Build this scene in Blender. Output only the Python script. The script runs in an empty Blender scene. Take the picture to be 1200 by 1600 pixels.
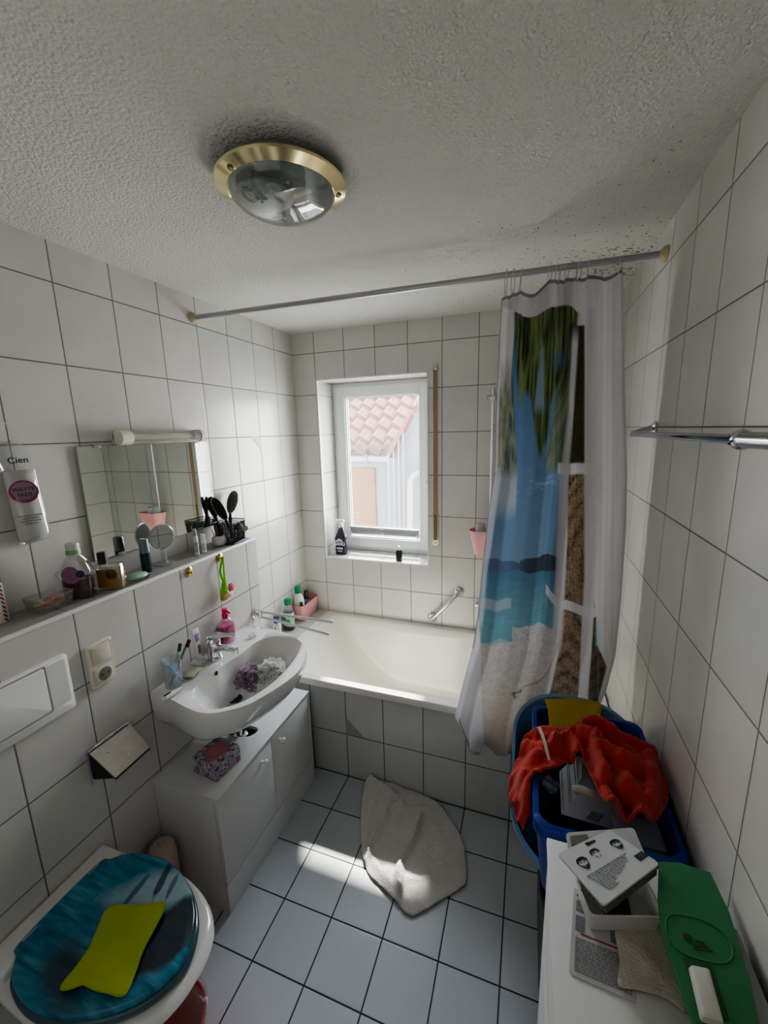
import bpy, bmesh, math, random
import numpy as np
from mathutils import Vector, Matrix, noise as mnoise
from mathutils.geometry import delaunay_2d_cdt
random.seed(7)
SC = bpy.context.scene
COL = SC.collection
PI = math.pi

# ---------------------------------------------------------------- camera frame (survey helper)
CAM = np.array([1.43803, -2.37301, 1.7408])
YAW, PITCH, ROLL, FPX = 0.34335, -0.19501, -0.02639, 637.12
def _axes():
    cy, sy = math.cos(YAW), math.sin(YAW); cp, sp = math.cos(PITCH), math.sin(PITCH); cr, sr = math.cos(ROLL), math.sin(ROLL)
    f = np.array([-sy*cp, cy*cp, sp]); r = np.array([cy, sy, 0.0]); u = np.cross(r, f)
    return cr*r + sr*u, -sr*r + cr*u, f
AR, AU, AF = _axes()
def at(px, py, ax, val):
    """measured point of the place: where the sight line of a photo pixel meets a known plane"""
    d = AF + (px-600)/FPX*AR - (py-800)/FPX*AU
    k = 'xyz'.index(ax)
    return Vector(CAM + (val-CAM[k])/d[k]*d)
def proj(p):
    d = np.array(p) - CAM; z = d @ AF
    return 600 + FPX*(d @ AR)/z, 800 - FPX*(d @ AU)/z
def zfor(x, y, py):
    lo, hi = -0.5, 3.0
    for _ in range(50):
        m = (lo+hi)/2
        if proj((x, y, m))[1] > py: lo = m
        else: hi = m
    return (lo+hi)/2

# ---------------------------------------------------------------- materials
def nm(m): return m.node_tree.nodes, m.node_tree.links
def mat(name, color, rough=.5, metal=0.0, bump=0.0, bscale=40.0, var=.06, vscale=8.0, spec=.5, trans=0.0, coat=0.0, sheen=0.0, emit=None, alpha=1.0, sss=0.0):
    m = bpy.data.materials.new(name); m.use_nodes = True
    N, L = nm(m); b = N['Principled BSDF']
    c = (*color, 1)
    tc = N.new('ShaderNodeTexCoord')
    if var > 0:
        nz = N.new('ShaderNodeTexNoise'); nz.inputs['Scale'].default_value = vscale; nz.inputs['Detail'].default_value = 4
        L.new(tc.outputs['Object'], nz.inputs['Vector'])
        mx = N.new('ShaderNodeMixRGB'); mx.blend_type = 'MIX'
        mx.inputs[1].default_value = (*[max(0, v*(1-var)) for v in color], 1); mx.inputs[2].default_value = (*[min(1, v*(1+var)) for v in color], 1)
        L.new(nz.outputs['Fac'], mx.inputs[0]); L.new(mx.outputs[0], b.inputs['Base Color'])
    else:
        b.inputs['Base Color'].default_value = c
    b.inputs['Roughness'].default_value = rough; b.inputs['Metallic'].default_value = metal
    b.inputs['Specular IOR Level'].default_value = spec
    b.inputs['Transmission Weight'].default_value = trans
    b.inputs['Coat Weight'].default_value = coat; b.inputs['Coat Roughness'].default_value = .05
    b.inputs['Sheen Weight'].default_value = sheen
    b.inputs['Alpha'].default_value = alpha
    if emit: b.inputs['Emission Color'].default_value = (*emit[0], 1); b.inputs['Emission Strength'].default_value = emit[1]
    if bump > 0:
        n2 = N.new('ShaderNodeTexNoise'); n2.inputs['Scale'].default_value = bscale; n2.inputs['Detail'].default_value = 5
        L.new(tc.outputs['Object'], n2.inputs['Vector'])
        bp = N.new('ShaderNodeBump'); bp.inputs['Strength'].default_value = bump; bp.inputs['Distance'].default_value = .01
        L.new(n2.outputs['Fac'], bp.inputs['Height']); L.new(bp.outputs['Normal'], b.inputs['Normal'])
    return m

def clear_mat(name, tint=(1, 1, 1), gloss=.12, haze=0.0, hazecol=(1, 1, 1), rough=.03):
    """clear plastic or glass: see-through with a glossy skin and a little haze"""
    m = bpy.data.materials.new(name); m.use_nodes = True
    N, L = nm(m); N.clear()
    out = N.new('ShaderNodeOutputMaterial'); tr = N.new('ShaderNodeBsdfTransparent'); tr.inputs[0].default_value = (*tint, 1)
    gl = N.new('ShaderNodeBsdfGlossy'); gl.inputs['Roughness'].default_value = rough
    lw = N.new('ShaderNodeLayerWeight'); lw.inputs['Blend'].default_value = .35
    mr = N.new('ShaderNodeMapRange'); mr.inputs['To Min'].default_value = gloss*.35; mr.inputs['To Max'].default_value = min(1, gloss*4)
    L.new(lw.outputs['Facing'], mr.inputs['Value'])
    mx = N.new('ShaderNodeMixShader'); L.new(mr.outputs[0], mx.inputs[0]); L.new(tr.outputs[0], mx.inputs[1]); L.new(gl.outputs[0], mx.inputs[2])
    last = mx
    if haze > 0:
        df = N.new('ShaderNodeBsdfDiffuse'); df.inputs[0].default_value = (*hazecol, 1)
        tl = N.new('ShaderNodeBsdfTranslucent'); tl.inputs[0].default_value = (*hazecol, 1)
        a = N.new('ShaderNodeMixShader'); a.inputs[0].default_value = .5; L.new(df.outputs[0], a.inputs[1]); L.new(tl.outputs[0], a.inputs[2])
        m2 = N.new('ShaderNodeMixShader'); m2.inputs[0].default_value = haze; L.new(mx.outputs[0], m2.inputs[1]); L.new(a.outputs[0], m2.inputs[2]); last = m2
    L.new(last.outputs[0], out.inputs[0])
    return m

def tile_mat(name, ua, va, su, sv, ou, ov, col, grout, gw=.0042, rough=.24, mottled=.085, skipu=False, third=None):
    m = bpy.data.materials.new(name); m.use_nodes = True
    N, L = nm(m); b = N['Principled BSDF']
    g = N.new('ShaderNodeNewGeometry'); sp = N.new('ShaderNodeSeparateXYZ'); L.new(g.outputs['Position'], sp.inputs[0])
    def dist(axis, size, off):
        s = N.new('ShaderNodeMath'); s.operation = 'SUBTRACT'; L.new(sp.outputs[axis], s.inputs[0]); s.inputs[1].default_value = off
        p = N.new('ShaderNodeMath'); p.operation = 'PINGPONG'; L.new(s.outputs[0], p.inputs[0]); p.inputs[1].default_value = size/2
        f = N.new('ShaderNodeMath'); f.operation = 'DIVIDE'; L.new(s.outputs[0], f.inputs[0]); f.inputs[1].default_value = size
        fl = N.new('ShaderNodeMath'); fl.operation = 'FLOOR'; L.new(f.outputs[0], fl.inputs[0])
        return p, fl
    pu, fu = dist(ua, su, ou); pv, fv = dist(va, sv, ov)
    mn = N.new('ShaderNodeMath'); mn.operation = 'MINIMUM'; L.new(pu.outputs[0], mn.inputs[0]); L.new(pv.outputs[0], mn.inputs[1])
    mr = N.new('ShaderNodeMapRange'); mr.inputs['From Min'].default_value = gw*.38; mr.inputs['From Max'].default_value = gw*.62; L.new(mn.outputs[0], mr.inputs['Value'])
    nz = N.new('ShaderNodeTexNoise'); nz.inputs['Scale'].default_value = 5.5; nz.inputs['Detail'].default_value = 5; nz.inputs['Roughness'].default_value = .6
    cb = N.new('ShaderNodeCombineXYZ'); L.new(fu.outputs[0], cb.inputs[0]); L.new(fv.outputs[0], cb.inputs[1])
    wn = N.new('ShaderNodeTexWhiteNoise'); wn.noise_dimensions = '2D'; L.new(cb.outputs[0], wn.inputs['Vector'])
    va_ = N.new('ShaderNodeVectorMath'); va_.operation = 'SCALE'; L.new(wn.outputs['Color'], va_.inputs[0]); va_.inputs['Scale'].default_value = 20
    vb = N.new('ShaderNodeVectorMath'); vb.operation = 'ADD'; L.new(va_.outputs[0], vb.inputs[0]); L.new(g.outputs['Position'], vb.inputs[1])
    L.new(vb.outputs[0], nz.inputs['Vector'])
    mt = N.new('ShaderNodeMixRGB'); mt.inputs[1].default_value = (*[c*(1-mottled*1.4) for c in col], 1); mt.inputs[2].default_value = (*[min(1, c*(1+mottled)) for c in col], 1)
    L.new(nz.outputs['Fac'], mt.inputs[0])
    br = N.new('ShaderNodeMapRange'); br.inputs['To Min'].default_value = .96; br.inputs['To Max'].default_value = 1.03; L.new(wn.outputs['Value'], br.inputs['Value'])
    ml = N.new('ShaderNodeMixRGB'); ml.blend_type = 'MULTIPLY'; ml.inputs[0].default_value = 1; L.new(mt.outputs[0], ml.inputs[1]); L.new(br.outputs[0], ml.inputs[2])
    mx = N.new('ShaderNodeMixRGB'); mx.inputs[1].default_value = (*grout, 1); L.new(mr.outputs[0], mx.inputs[0]); L.new(ml.outputs[0], mx.inputs[2])
    L.new(mx.outputs[0], b.inputs['Base Color'])
    rr = N.new('ShaderNodeMapRange'); rr.inputs['To Min'].default_value = .85; rr.inputs['To Max'].default_value = rough; L.new(mr.outputs[0], rr.inputs['Value']); L.new(rr.outputs[0], b.inputs['Roughness'])
    # slight waviness of the glaze plus the sunk joint
    n3 = N.new('ShaderNodeTexNoise'); n3.inputs['Scale'].default_value = 14; n3.inputs['Detail'].default_value = 2; L.new(vb.outputs[0], n3.inputs['Vector'])
    mr2 = N.new('ShaderNodeMapRange'); mr2.inputs['From Max'].default_value = gw*1.6; L.new(mn.outputs[0], mr2.inputs['Value'])
    ad = N.new('ShaderNodeMath'); ad.operation = 'MULTIPLY_ADD'; L.new(n3.outputs['Fac'], ad.inputs[0]); ad.inputs[1].default_value = .25; L.new(mr2.outputs[0], ad.inputs[2])
    bp = N.new('ShaderNodeBump'); bp.inputs['Strength'].default_value = .25; bp.inputs['Distance'].default_value = .002
    L.new(ad.outputs[0], bp.inputs['Height']); L.new(bp.outputs['Normal'], b.inputs['Normal'])
    return m

# ---------------------------------------------------------------- mesh builder
class MB:
    def __init__(s): s.bm = bmesh.new()
    def box(s, lo, hi, bevel=0.0, seg=2, M=None):
        lo, hi = Vector(lo), Vector(hi)
        r = bmesh.ops.create_cube(s.bm, size=1)
        vs = r['verts']; c = (lo+hi)/2; d = hi-lo
        for v in vs: v.co = Vector((v.co.x*d.x, v.co.y*d.y, v.co.z*d.z)) + c
        if bevel > 0:
            es = list({e for v in vs for e in v.link_edges})
            g = bmesh.ops.bevel(s.bm, geom=es, offset=bevel, segments=seg, profile=.5, affect='EDGES')
            vs = list({v for f in g['faces'] for v in f.verts} | {v for v in vs if v.is_valid})
        if M is not None:
            for v in vs: v.co = M @ v.co
        return s
    def loft(s, rings, cap0=True, cap1=True, closed=True):
        R = [[s.bm.verts.new(p) for p in r] for r in rings]
        n = len(R[0])
        for a, b in zip(R, R[1:]):
            for i in range(n if closed else n-1):
                j = (i+1) % n
                try: s.bm.faces.new((a[i], a[j], b[j], b[i]))
                except ValueError: pass
        if cap0: s.bm.faces.new(list(reversed(R[0])))
        if cap1: s.bm.faces.new(R[-1])
        return s
    def lathe(s, prof, loc=(0, 0, 0), n=32, sx=1, sy=1, M=None):
        rings = []
        for r, z in prof:
            ring = [Vector((r*sx*math.cos(2*PI*i/n), r*sy*math.sin(2*PI*i/n), z)) for i in range(n)]
            if M is not None: ring = [M @ p for p in ring]
            rings.append([p + Vector(loc) for p in ring])
        return s.loft(rings, prof[0][0] > 1e-6, prof[-1][0] > 1e-6)
    def cyl(s, p0, p1, r0, r1=None, n=20, caps=True):
        r1 = r0 if r1 is None else r1
        return s.tube([p0, p1], [r0, r1], n, caps)
    def tube(s, pts, r, n=10, caps=True, closed=False, flat=1.0):
        P = [Vector(p) for p in pts]; m = len(P)
        rs = r if isinstance(r, (list, tuple)) else [r]*m
        rings = []; prev = None
        for i in range(m):
            if closed: t = (P[(i+1) % m]-P[i-1]).normalized()
            else: t = (P[min(i+1, m-1)]-P[max(i-1, 0)]).normalized()
            if prev is None:
                a = Vector((0, 0, 1)) if abs(t.z) < .9 else Vector((1, 0, 0))
                u = t.cross(a).normalized()
            else:
                u = (prev - t*prev.dot(t)).normalized()
            v = t.cross(u); prev = u
            rings.append([P[i] + rs[i]*(math.cos(2*PI*k/n)*u + flat*math.sin(2*PI*k/n)*v) for k in range(n)])
        if closed: rings.append(rings[0]); return s._closed(rings)
        return s.loft(rings, caps, caps)
    def _closed(s, rings):
        R = [[s.bm.verts.new(p) for p in r] for r in rings[:-1]]; R.append(R[0]); n = len(R[0])
        for a, b in zip(R, R[1:]):
            for i in range(n):
                j = (i+1) % n; s.bm.faces.new((a[i], a[j], b[j], b[i]))
        return s
    def sphere(s, c, r, sc=(1, 1, 1), n=20, M=None):
        g = bmesh.ops.create_uvsphere(s.bm, u_segments=n, v_segments=max(6, n//2), radius=r)
        for v in g['verts']:
            p = Vector((v.co.x*sc[0], v.co.y*sc[1], v.co.z*sc[2]))
            if M is not None: p = M @ p
            v.co = p + Vector(c)
        return s
    def prism(s, pts, vec):
        a = [Vector(p) for p in pts]; b = [p + Vector(vec) for p in a]
        return s.loft([a, b])
    def grid(s, P):
        V = [[s.bm.verts.new(p) for p in row] for row in P]
        for a, b in zip(V, V[1:]):
            for i in range(len(a)-1): s.bm.faces.new((a[i], a[i+1], b[i+1], b[i]))
        return s
    def quad(s, a, b, c, d):
        s.bm.faces.new([s.bm.verts.new(p) for p in (a, b, c, d)]); return s
    def build(s, name, m, parent=None, ang=38, fixn=True):
        bm = s.bm
        if fixn: bmesh.ops.recalc_face_normals(bm, faces=bm.faces)
        if parent is not None:
            off = world_loc(parent)
            for v in bm.verts: v.co -= off
        ca = math.radians(ang)
        for f in bm.faces: f.smooth = True
        for e in bm.edges:
            if len(e.link_faces) == 2:
                try: e.smooth = e.calc_face_angle() < ca
                except ValueError: pass
        me = bpy.data.meshes.new(name); bm.to_mesh(me); bm.free()
        o = bpy.data.objects.new(name, me); COL.objects.link(o)
        if m is not None: me.materials.append(m)
        if parent is not None: o.parent = parent
        return o

def world_loc(o):
    v = Vector((0, 0, 0))
    while o is not None: v += o.location; o = o.parent
    return v
def tag(o, label=None, cat=None, group=None, kind=None):
    if label: o['label'] = label
    if cat: o['category'] = cat
    if group: o['group'] = group
    if kind: o['kind'] = kind
    return o
def thing(name, label, cat, loc, group=None):
    o = bpy.data.objects.new(name, None); o.empty_display_size = .03; COL.objects.link(o); o.location = loc
    return tag(o, label, cat, group)
def struct(o): o['kind'] = 'structure'; return o
def plab(o, label): o['label'] = label; return o
def copy_tree(o, parent=None):
    c = o.copy(); COL.objects.link(c)
    if parent is not None: c.parent = parent
    for ch in list(o.children): copy_tree(ch, c)
    return c
def frame(origin, normal, up=(0, 0, 1)):
    n = Vector(normal).normalized(); u = Vector(up); x = u.cross(n).normalized(); y = n.cross(x)
    M = Matrix(((x.x, y.x, n.x), (x.y, y.y, n.y), (x.z, y.z, n.z))).to_4x4(); M.translation = Vector(origin); return M
def lettering(name, txt, size, M, m, parent, align='CENTER', depth=.0004, shear=0.0, sx=1.0, bold=0.0):
    cu = bpy.data.curves.new(name, 'FONT'); cu.body = txt; cu.size = size; cu.align_x = align; cu.align_y = 'CENTER'; cu.extrude = depth; cu.shear = shear; cu.offset = bold
    t = bpy.data.objects.new(name, cu); COL.objects.link(t)
    dg = bpy.context.evaluated_depsgraph_get(); dg.update()
    me = bpy.data.meshes.new_from_object(t.evaluated_get(dg)); bpy.data.objects.remove(t)
    me.name = name
    off = world_loc(parent)
    for v in me.vertices:
        v.co = (M @ Vector((v.co.x*sx, v.co.y, v.co.z))) - off
    me.materials.clear(); me.materials.append(m)
    o = bpy.data.objects.new(name, me); COL.objects.link(o); o.parent = parent
    return o
def catmull(pts, k=6, closed=True):
    P = [Vector(p) for p in pts]; n = len(P); out = []
    for i in range(n if closed else n-1):
        if closed: a, b, c, d = P[i-1], P[i], P[(i+1) % n], P[(i+2) % n]
        else: a, b, c, d = P[max(i-1, 0)], P[i], P[i+1], P[min(i+2, n-1)]
        for j in range(k):
            t = j/k
            out.append(.5*((2*b)+(c-a)*t+(2*a-5*b+4*c-d)*t*t+(3*b-a-3*c+d)*t**3))
    if not closed: out.append(P[-1])
    return out
def rrect(cx, cy, hx, hy, r, z, k=6):
    pts = []
    for sx, sy, a0 in ((1, 1, 0), (-1, 1, PI/2), (-1, -1, PI), (1, -1, 1.5*PI)):
        for j in range(k+1):
            a = a0 + j/k*PI/2
            pts.append(Vector((cx+sx*(hx-r)+r*math.cos(a), cy+sy*(hy-r)+r*math.sin(a), z)))
    return pts
def solid(o, t, off=-1):
    md = o.modifiers.new('Solidify', 'SOLIDIFY'); md.thickness = t; md.offset = off; return o
def subd(o, l=1):
    md = o.modifiers.new('Subsurf', 'SUBSURF'); md.levels = l; md.render_levels = l; return o

def draped(name, outline, ctrl, ridges, m, parent=None, step=.009, fr=.004, frs=18, thick=.004, power=2.0, sm=5):
    """cloth spread from a measured outline; ridges are folds (points, height, width)"""
    O = catmull([at(px, py, 'z', z) for px, py, z in outline], sm)
    K = [at(px, py, 'z', z) for px, py, z in outline] + [at(px, py, 'z', z) for px, py, z in ctrl]
    KX = np.array([[p.x, p.y] for p in K]); KZ = np.array([p.z for p in K])
    poly = [Vector((p.x, p.y)) for p in O]
    # even spacing along the outline
    res = []
    for a, b in zip(poly, poly[1:]+poly[:1]):
        k = max(1, int((b-a).length/step))
        for j in range(k): res.append(a+(b-a)*(j/k))
    poly = res; n = len(poly)
    xs = [p.x for p in poly]; ys = [p.y for p in poly]
    def inside(x, y):
        c = False; j = n-1
        for i in range(n):
            if (ys[i] > y) != (ys[j] > y) and x < (xs[j]-xs[i])*(y-ys[i])/(ys[j]-ys[i]+1e-12)+xs[i]: c = not c
            j = i
        return c
    PA = np.array([[p.x, p.y] for p in poly])
    pts = list(poly)
    y = min(ys)
    row = 0
    while y < max(ys):
        x = min(xs) + (row % 2)*step/2
        while x < max(xs):
            if inside(x, y) and np.min(np.hypot(PA[:, 0]-x, PA[:, 1]-y)) > step*.55: pts.append(Vector((x, y)))
            x += step
        y += step*.87; row += 1
    vo, eo, fo, *_ = delaunay_2d_cdt(pts, [(i, (i+1) % n) for i in range(n)], [], 1, 1e-6)
    V = np.array([[v.x, v.y] for v in vo])
    d = np.hypot(V[:, None, 0]-KX[None, :, 0], V[:, None, 1]-KX[None, :, 1]) + .004
    w = 1/d**power; Z = (w*KZ).sum(1)/w.sum(1)
    for pl, h, wd in ridges:
        Q = [at(a, b, 'z', c) for a, b, c in pl]; Q = catmull(Q, 6, False)
        best = np.full(len(V), 9.0)
        for a, b in zip(Q, Q[1:]):
            ab = np.array([b.x-a.x, b.y-a.y]); L2 = ab @ ab + 1e-12
            t = np.clip(((V[:, 0]-a.x)*ab[0]+(V[:, 1]-a.y)*ab[1])/L2, 0, 1)
            best = np.minimum(best, np.hypot(V[:, 0]-a.x-t*ab[0], V[:, 1]-a.y-t*ab[1]))
        Z += h*np.exp(-(best/wd)**2)
    mb = MB()
    vs = [mb.bm.verts.new((V[i, 0], V[i, 1], Z[i] + fr*(mnoise.fractal(Vector((V[i, 0]*frs, V[i, 1]*frs, 1.3)), .7, 2.1, 3)))) for i in range(len(V))]
    for f in fo:
        try: mb.bm.faces.new([vs[i] for i in f])
        except ValueError: pass
    bmesh.ops.recalc_face_normals(mb.bm, faces=mb.bm.faces)
    if sum(f.normal.z for f in mb.bm.faces) < 0: bmesh.ops.reverse_faces(mb.bm, faces=mb.bm.faces)
    o = mb.build(name, m, parent, ang=80, fixn=False)
    solid(o, thick, 1)
    return o

# common materials
M_white = mat('white_plastic', (.78, .78, .76), .3)
M_white2 = mat('warm_white_plastic', (.74, .71, .64), .35)
M_chrome = mat('chrome', (.75, .76, .78), .07, 1.0, var=.02)
M_steel = mat('brushed_metal', (.55, .55, .56), .25, 1.0, var=.04)
M_brass = mat('polished_brass', (.90, .80, .48), .13, 1.0, var=.04)
M_gold = mat('gold_metal', (.75, .55, .22), .2, 1.0)
M_ceramic = mat('white_ceramic', (.77, .77, .76), .08, var=.015, coat=.4)
M_black = mat('black_plastic', (.012, .012, .014), .35)
M_dark = mat('dark_grey_plastic', (.014, .015, .019), .45)
M_lacq = mat('white_lacquer', (.64, .65, .64), .5, var=.02)
M_clear = clear_mat('clear_plastic', (.97, .98, .98), .14, .05)
M_glass = clear_mat('clear_glass', (.96, .97, .97), .18, .02)
M_pink = mat('pink_plastic', (.86, .42, .42), .4)
M_green = mat('green_cap', (.01, .22, .07), .4)
M_ink = mat('black_ink', (.01, .01, .012), .6, var=0)
M_inkgrey = mat('grey_ink', (.14, .14, .15), .7, var=0)
M_paperwhite = mat('white_print', (.8, .8, .82), .6, var=0)
SKY, SUN, FILL, VT, LOOK, EXPO = 17.0, 20.0, 2.0, 'AgX', 'AgX - Medium High Contrast', .62
# ================================================================ THE ROOM
W, YB, ZC, PX, PZ = 1.818, -2.75, 2.35, .17, 1.236
TILE = (.62, .612, .59); GROUT = (.165, .16, .15)
S = .0025
T_back = tile_mat('tiles_back', 0, 2, .2, .24908, .15818, 2.22622, TILE, GROUT)
T_left = tile_mat('tiles_left', 1, 2, .2, .24908, -.19517, 2.22811, TILE, GROUT)
T_right = tile_mat('tiles_right', 1, 2, .2, .24908, -.80553, 2.22997, TILE, GROUT)
T_low = tile_mat('tiles_low_wall', 1, 2, .2, .2425, -1.013, .9955, TILE, GROUT)
T_floor = tile_mat('tiles_floor', 0, 1, .19789, .19724, .62575, -1.14446, (.50, .525, .56), (.03, .03, .033), gw=.0048, rough=.32, mottled=.06)
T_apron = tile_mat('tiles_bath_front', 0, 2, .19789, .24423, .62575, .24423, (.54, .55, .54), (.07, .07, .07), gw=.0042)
T_shelf = tile_mat('tiles_bath_shelf', 1, 0, .2, .6, -.195, -.3, TILE, GROUT)
M_trim = mat('white_edge_profile', (.78, .78, .77), .35)

struct(MB().box((-.02, YB, -.1), (W+.02, .3, 0)).build('floor', T_floor))
wl = struct(MB().box((-.12, YB, 0), (0, .3, ZC)).build('wall_left', T_left))
wr = struct(MB().box((W, YB, 0), (W+.12, .3, ZC)).build('wall_right', T_right))
wf = struct(MB().box((0, YB-.12, 0), (W, YB, ZC)).build('wall_front', T_back))
dr = struct(MB().box((.5, YB, .005), (1.32, YB+.03, 2.02), .004).build('door_1', M_lacq))
MB().tube([(.58, YB+.03, 1.05), (.58, YB+.08, 1.05), (.70, YB+.08, 1.05)], .009).build('door_handle', M_steel, dr)
WX0, WX1, WZ0, WZ1 = .167, .871, .918, 2.062
b = MB(); b.box((0, 0, 0), (W, .3, WZ0)); b.box((0, 0, WZ1), (W, .3, ZC)); b.box((0, 0, WZ0), (WX0, .3, WZ1)); b.box((WX1, 0, WZ0), (W, .3, WZ1))
wb = struct(b.build('wall_back', T_back))
lw = struct(MB().box((0, YB, 0), (PX, -.738, PZ)).build('wall_ledge', T_low))
tr = struct(MB().box((PX-.012, YB+.002, PZ-.006), (PX+.0025, -.737, PZ+.004), .001).build('trim_1', M_trim))
b = MB(); t_ = .007
b.box((WX0-t_, -.003, WZ1-.001), (WX1+.006, .012, WZ1+.007)); b.box((WX1-.001, -.003, WZ0-.006), (WX1+.006, .012, WZ1+.006)); b.box((WX0-t_, -.003, WZ0-.006), (WX0+.001, .012, WZ1+.006)); b.box((WX0-t_, -.003, WZ0-.008), (WX1+.006, .006, WZ0+.001))
struct(b.build('trim_2', M_trim))
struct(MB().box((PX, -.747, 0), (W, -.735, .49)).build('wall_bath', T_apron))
struct(MB().box((0, -.738, 0), (.150, 0, .522)).build('ledge_bath', T_shelf))
# grey decor corner inlays in two tiles
M_inlay = mat('grey_tile_inlay', (.30, .31, .30), .3)
q = [(.0006, -.3952+.0, 1.7315), (.0006, -.3952-.078, 1.7315), (.0006, -.3952, 1.652)]
b = MB(); b.prism([(x, y, z) for x, y, z in q], (.0012, 0, 0)); b.build('tile_inlay', M_inlay, wl)
a0 = at(541, 1122, 'y', -.747); a1 = at(541, 1147, 'y', -.747); a2 = at(570, 1153, 'y', -.747)
b = MB(); b.prism([a0, a1, a2], (0, -.0012, 0)); b.build('tile_inlay', M_inlay, bpy.data.objects['wall_bath'])

# ceiling: wood-chip paper with mould specks near the bath
m = bpy.data.materials.new('woodchip_ceiling'); m.use_nodes = True
N, L = nm(m); bs = N['Principled BSDF']; bs.inputs['Roughness'].default_value = .95; bs.inputs['Specular IOR Level'].default_value = .15
g = N.new('ShaderNodeNewGeometry'); n1 = N.new('ShaderNodeTexNoise'); n1.inputs['Scale'].default_value = 115; n1.inputs['Detail'].default_value = 3; n1.inputs['Distortion'].default_value = .6
L.new(g.outputs['Position'], n1.inputs['Vector'])
v1 = N.new('ShaderNodeTexVoronoi'); v1.inputs['Scale'].default_value = 130; L.new(g.outputs['Position'], v1.inputs['Vector'])
ad = N.new('ShaderNodeMath'); ad.operation = 'MULTIPLY_ADD'; L.new(v1.outputs['Distance'], ad.inputs[0]); ad.inputs[1].default_value = -.5; L.new(n1.outputs['Fac'], ad.inputs[2])
bp = N.new('ShaderNodeBump'); bp.inputs['Strength'].default_value = .85; bp.inputs['Distance'].default_value = .006
L.new(ad.outputs[0], bp.inputs['Height']); L.new(bp.outputs['Normal'], bs.inputs['Normal'])
# specks: strongest along the wall edges over the bath, sparse elsewhere
dist = N.new('ShaderNodeVectorMath'); dist.operation = 'DISTANCE'; L.new(g.outputs['Position'], dist.inputs[0]); dist.inputs[1].default_value = (W, -.42, ZC)
mr = N.new('ShaderNodeMapRange'); mr.inputs['From Min'].default_value = .08; mr.inputs['From Max'].default_value = 1.3; mr.inputs['To Min'].default_value = .62; mr.inputs['To Max'].default_value = .86; L.new(dist.outputs['Value'], mr.inputs['Value'])
n2 = N.new('ShaderNodeTexNoise'); n2.inputs['Scale'].default_value = 90; n2.inputs['Detail'].default_value = 3; L.new(g.outputs['Position'], n2.inputs['Vector'])
n3 = N.new('ShaderNodeTexNoise'); n3.inputs['Scale'].default_value = 6; n3.inputs['Detail'].default_value = 2; L.new(g.outputs['Position'], n3.inputs['Vector'])
s3 = N.new('ShaderNodeMath'); s3.operation = 'MULTIPLY_ADD'; L.new(n3.outputs['Fac'], s3.inputs[0]); s3.inputs[1].default_value = .25; L.new(n2.outputs['Fac'], s3.inputs[2])
sb = N.new('ShaderNodeMath'); sb.operation = 'SUBTRACT'; L.new(s3.outputs[0], sb.inputs[0]); L.new(mr.outputs[0], sb.inputs[1])
mk = N.new('ShaderNodeMapRange'); mk.inputs['From Min'].default_value = .08; mk.inputs['From Max'].default_value = .14; L.new(sb.outputs[0], mk.inputs['Value'])
cm = N.new('ShaderNodeMixRGB'); cm.inputs[1].default_value = (.655, .645, .615, 1); cm.inputs[2].default_value = (.14, .14, .12, 1); L.new(mk.outputs[0], cm.inputs[0]); L.new(cm.outputs[0], bs.inputs['Base Color'])
struct(MB().box((-.02, YB, ZC), (W+.02, .3, ZC+.1)).build('ceiling', m))

# ================================================================ WINDOW
M_upvc = mat('window_plastic', (.74, .76, .75), .28, var=.02)
def framebox(x0, x1, z0, z1, y0, y1, w, name, m, parent=None, bev=.004):
    b = MB()
    b.box((x0, y0, z0), (x0+w, y1, z1), bev); b.box((x1-w, y0, z0), (x1, y1, z1), bev)
    b.box((x0+w-.002, y0, z0), (x1-w+.002, y1, z0+w), bev); b.box((x0+w-.002, y0, z1-w), (x1-w+.002, y1, z1), bev)
    return b.build(name, m, parent)
win = struct(framebox(WX0+.001, WX1-.001, WZ0+.001, WZ1-.001, .205, .275, .045, 'window_1', M_upvc))
framebox(WX0+.028, WX1-.028, WZ0+.030, WZ1-.028, .188, .248, .066, 'sash', M_upvc, win, .006)
framebox(WX0+.090, WX1-.090, WZ0+.092, WZ1-.090, .196, .24, .012, 'glazing_bead', M_upvc, win, .003)
framebox(WX0+.1005, WX1-.1005, WZ0+.1025, WZ1-.1005, .2155, .225, .004, 'gasket', mat('grey_gasket', (.05, .05, .05), .6), win, 0)
M_pane = clear_mat('window_glass', (.97, .98, .98), .10, .012, (1, 1, 1))
MB().box((WX0+.101, .221, WZ0+.103), (WX1-.101, .224, WZ1-.101)).build('pane', M_pane, win)
h0 = at(660, 757, 'y', .186)
b = MB(); b.box((.817, .178, h0.z-.045), (.839, .189, h0.z+.025), .003); b.cyl((.828, .18, h0.z), (.828, .15, h0.z), .009)
hd = b.build('handle', M_upvc, win)
MB().box((.819, .140, h0.z-.115), (.837, .156, h0.z+.010), .006).build('lever', M_upvc, hd)
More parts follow.
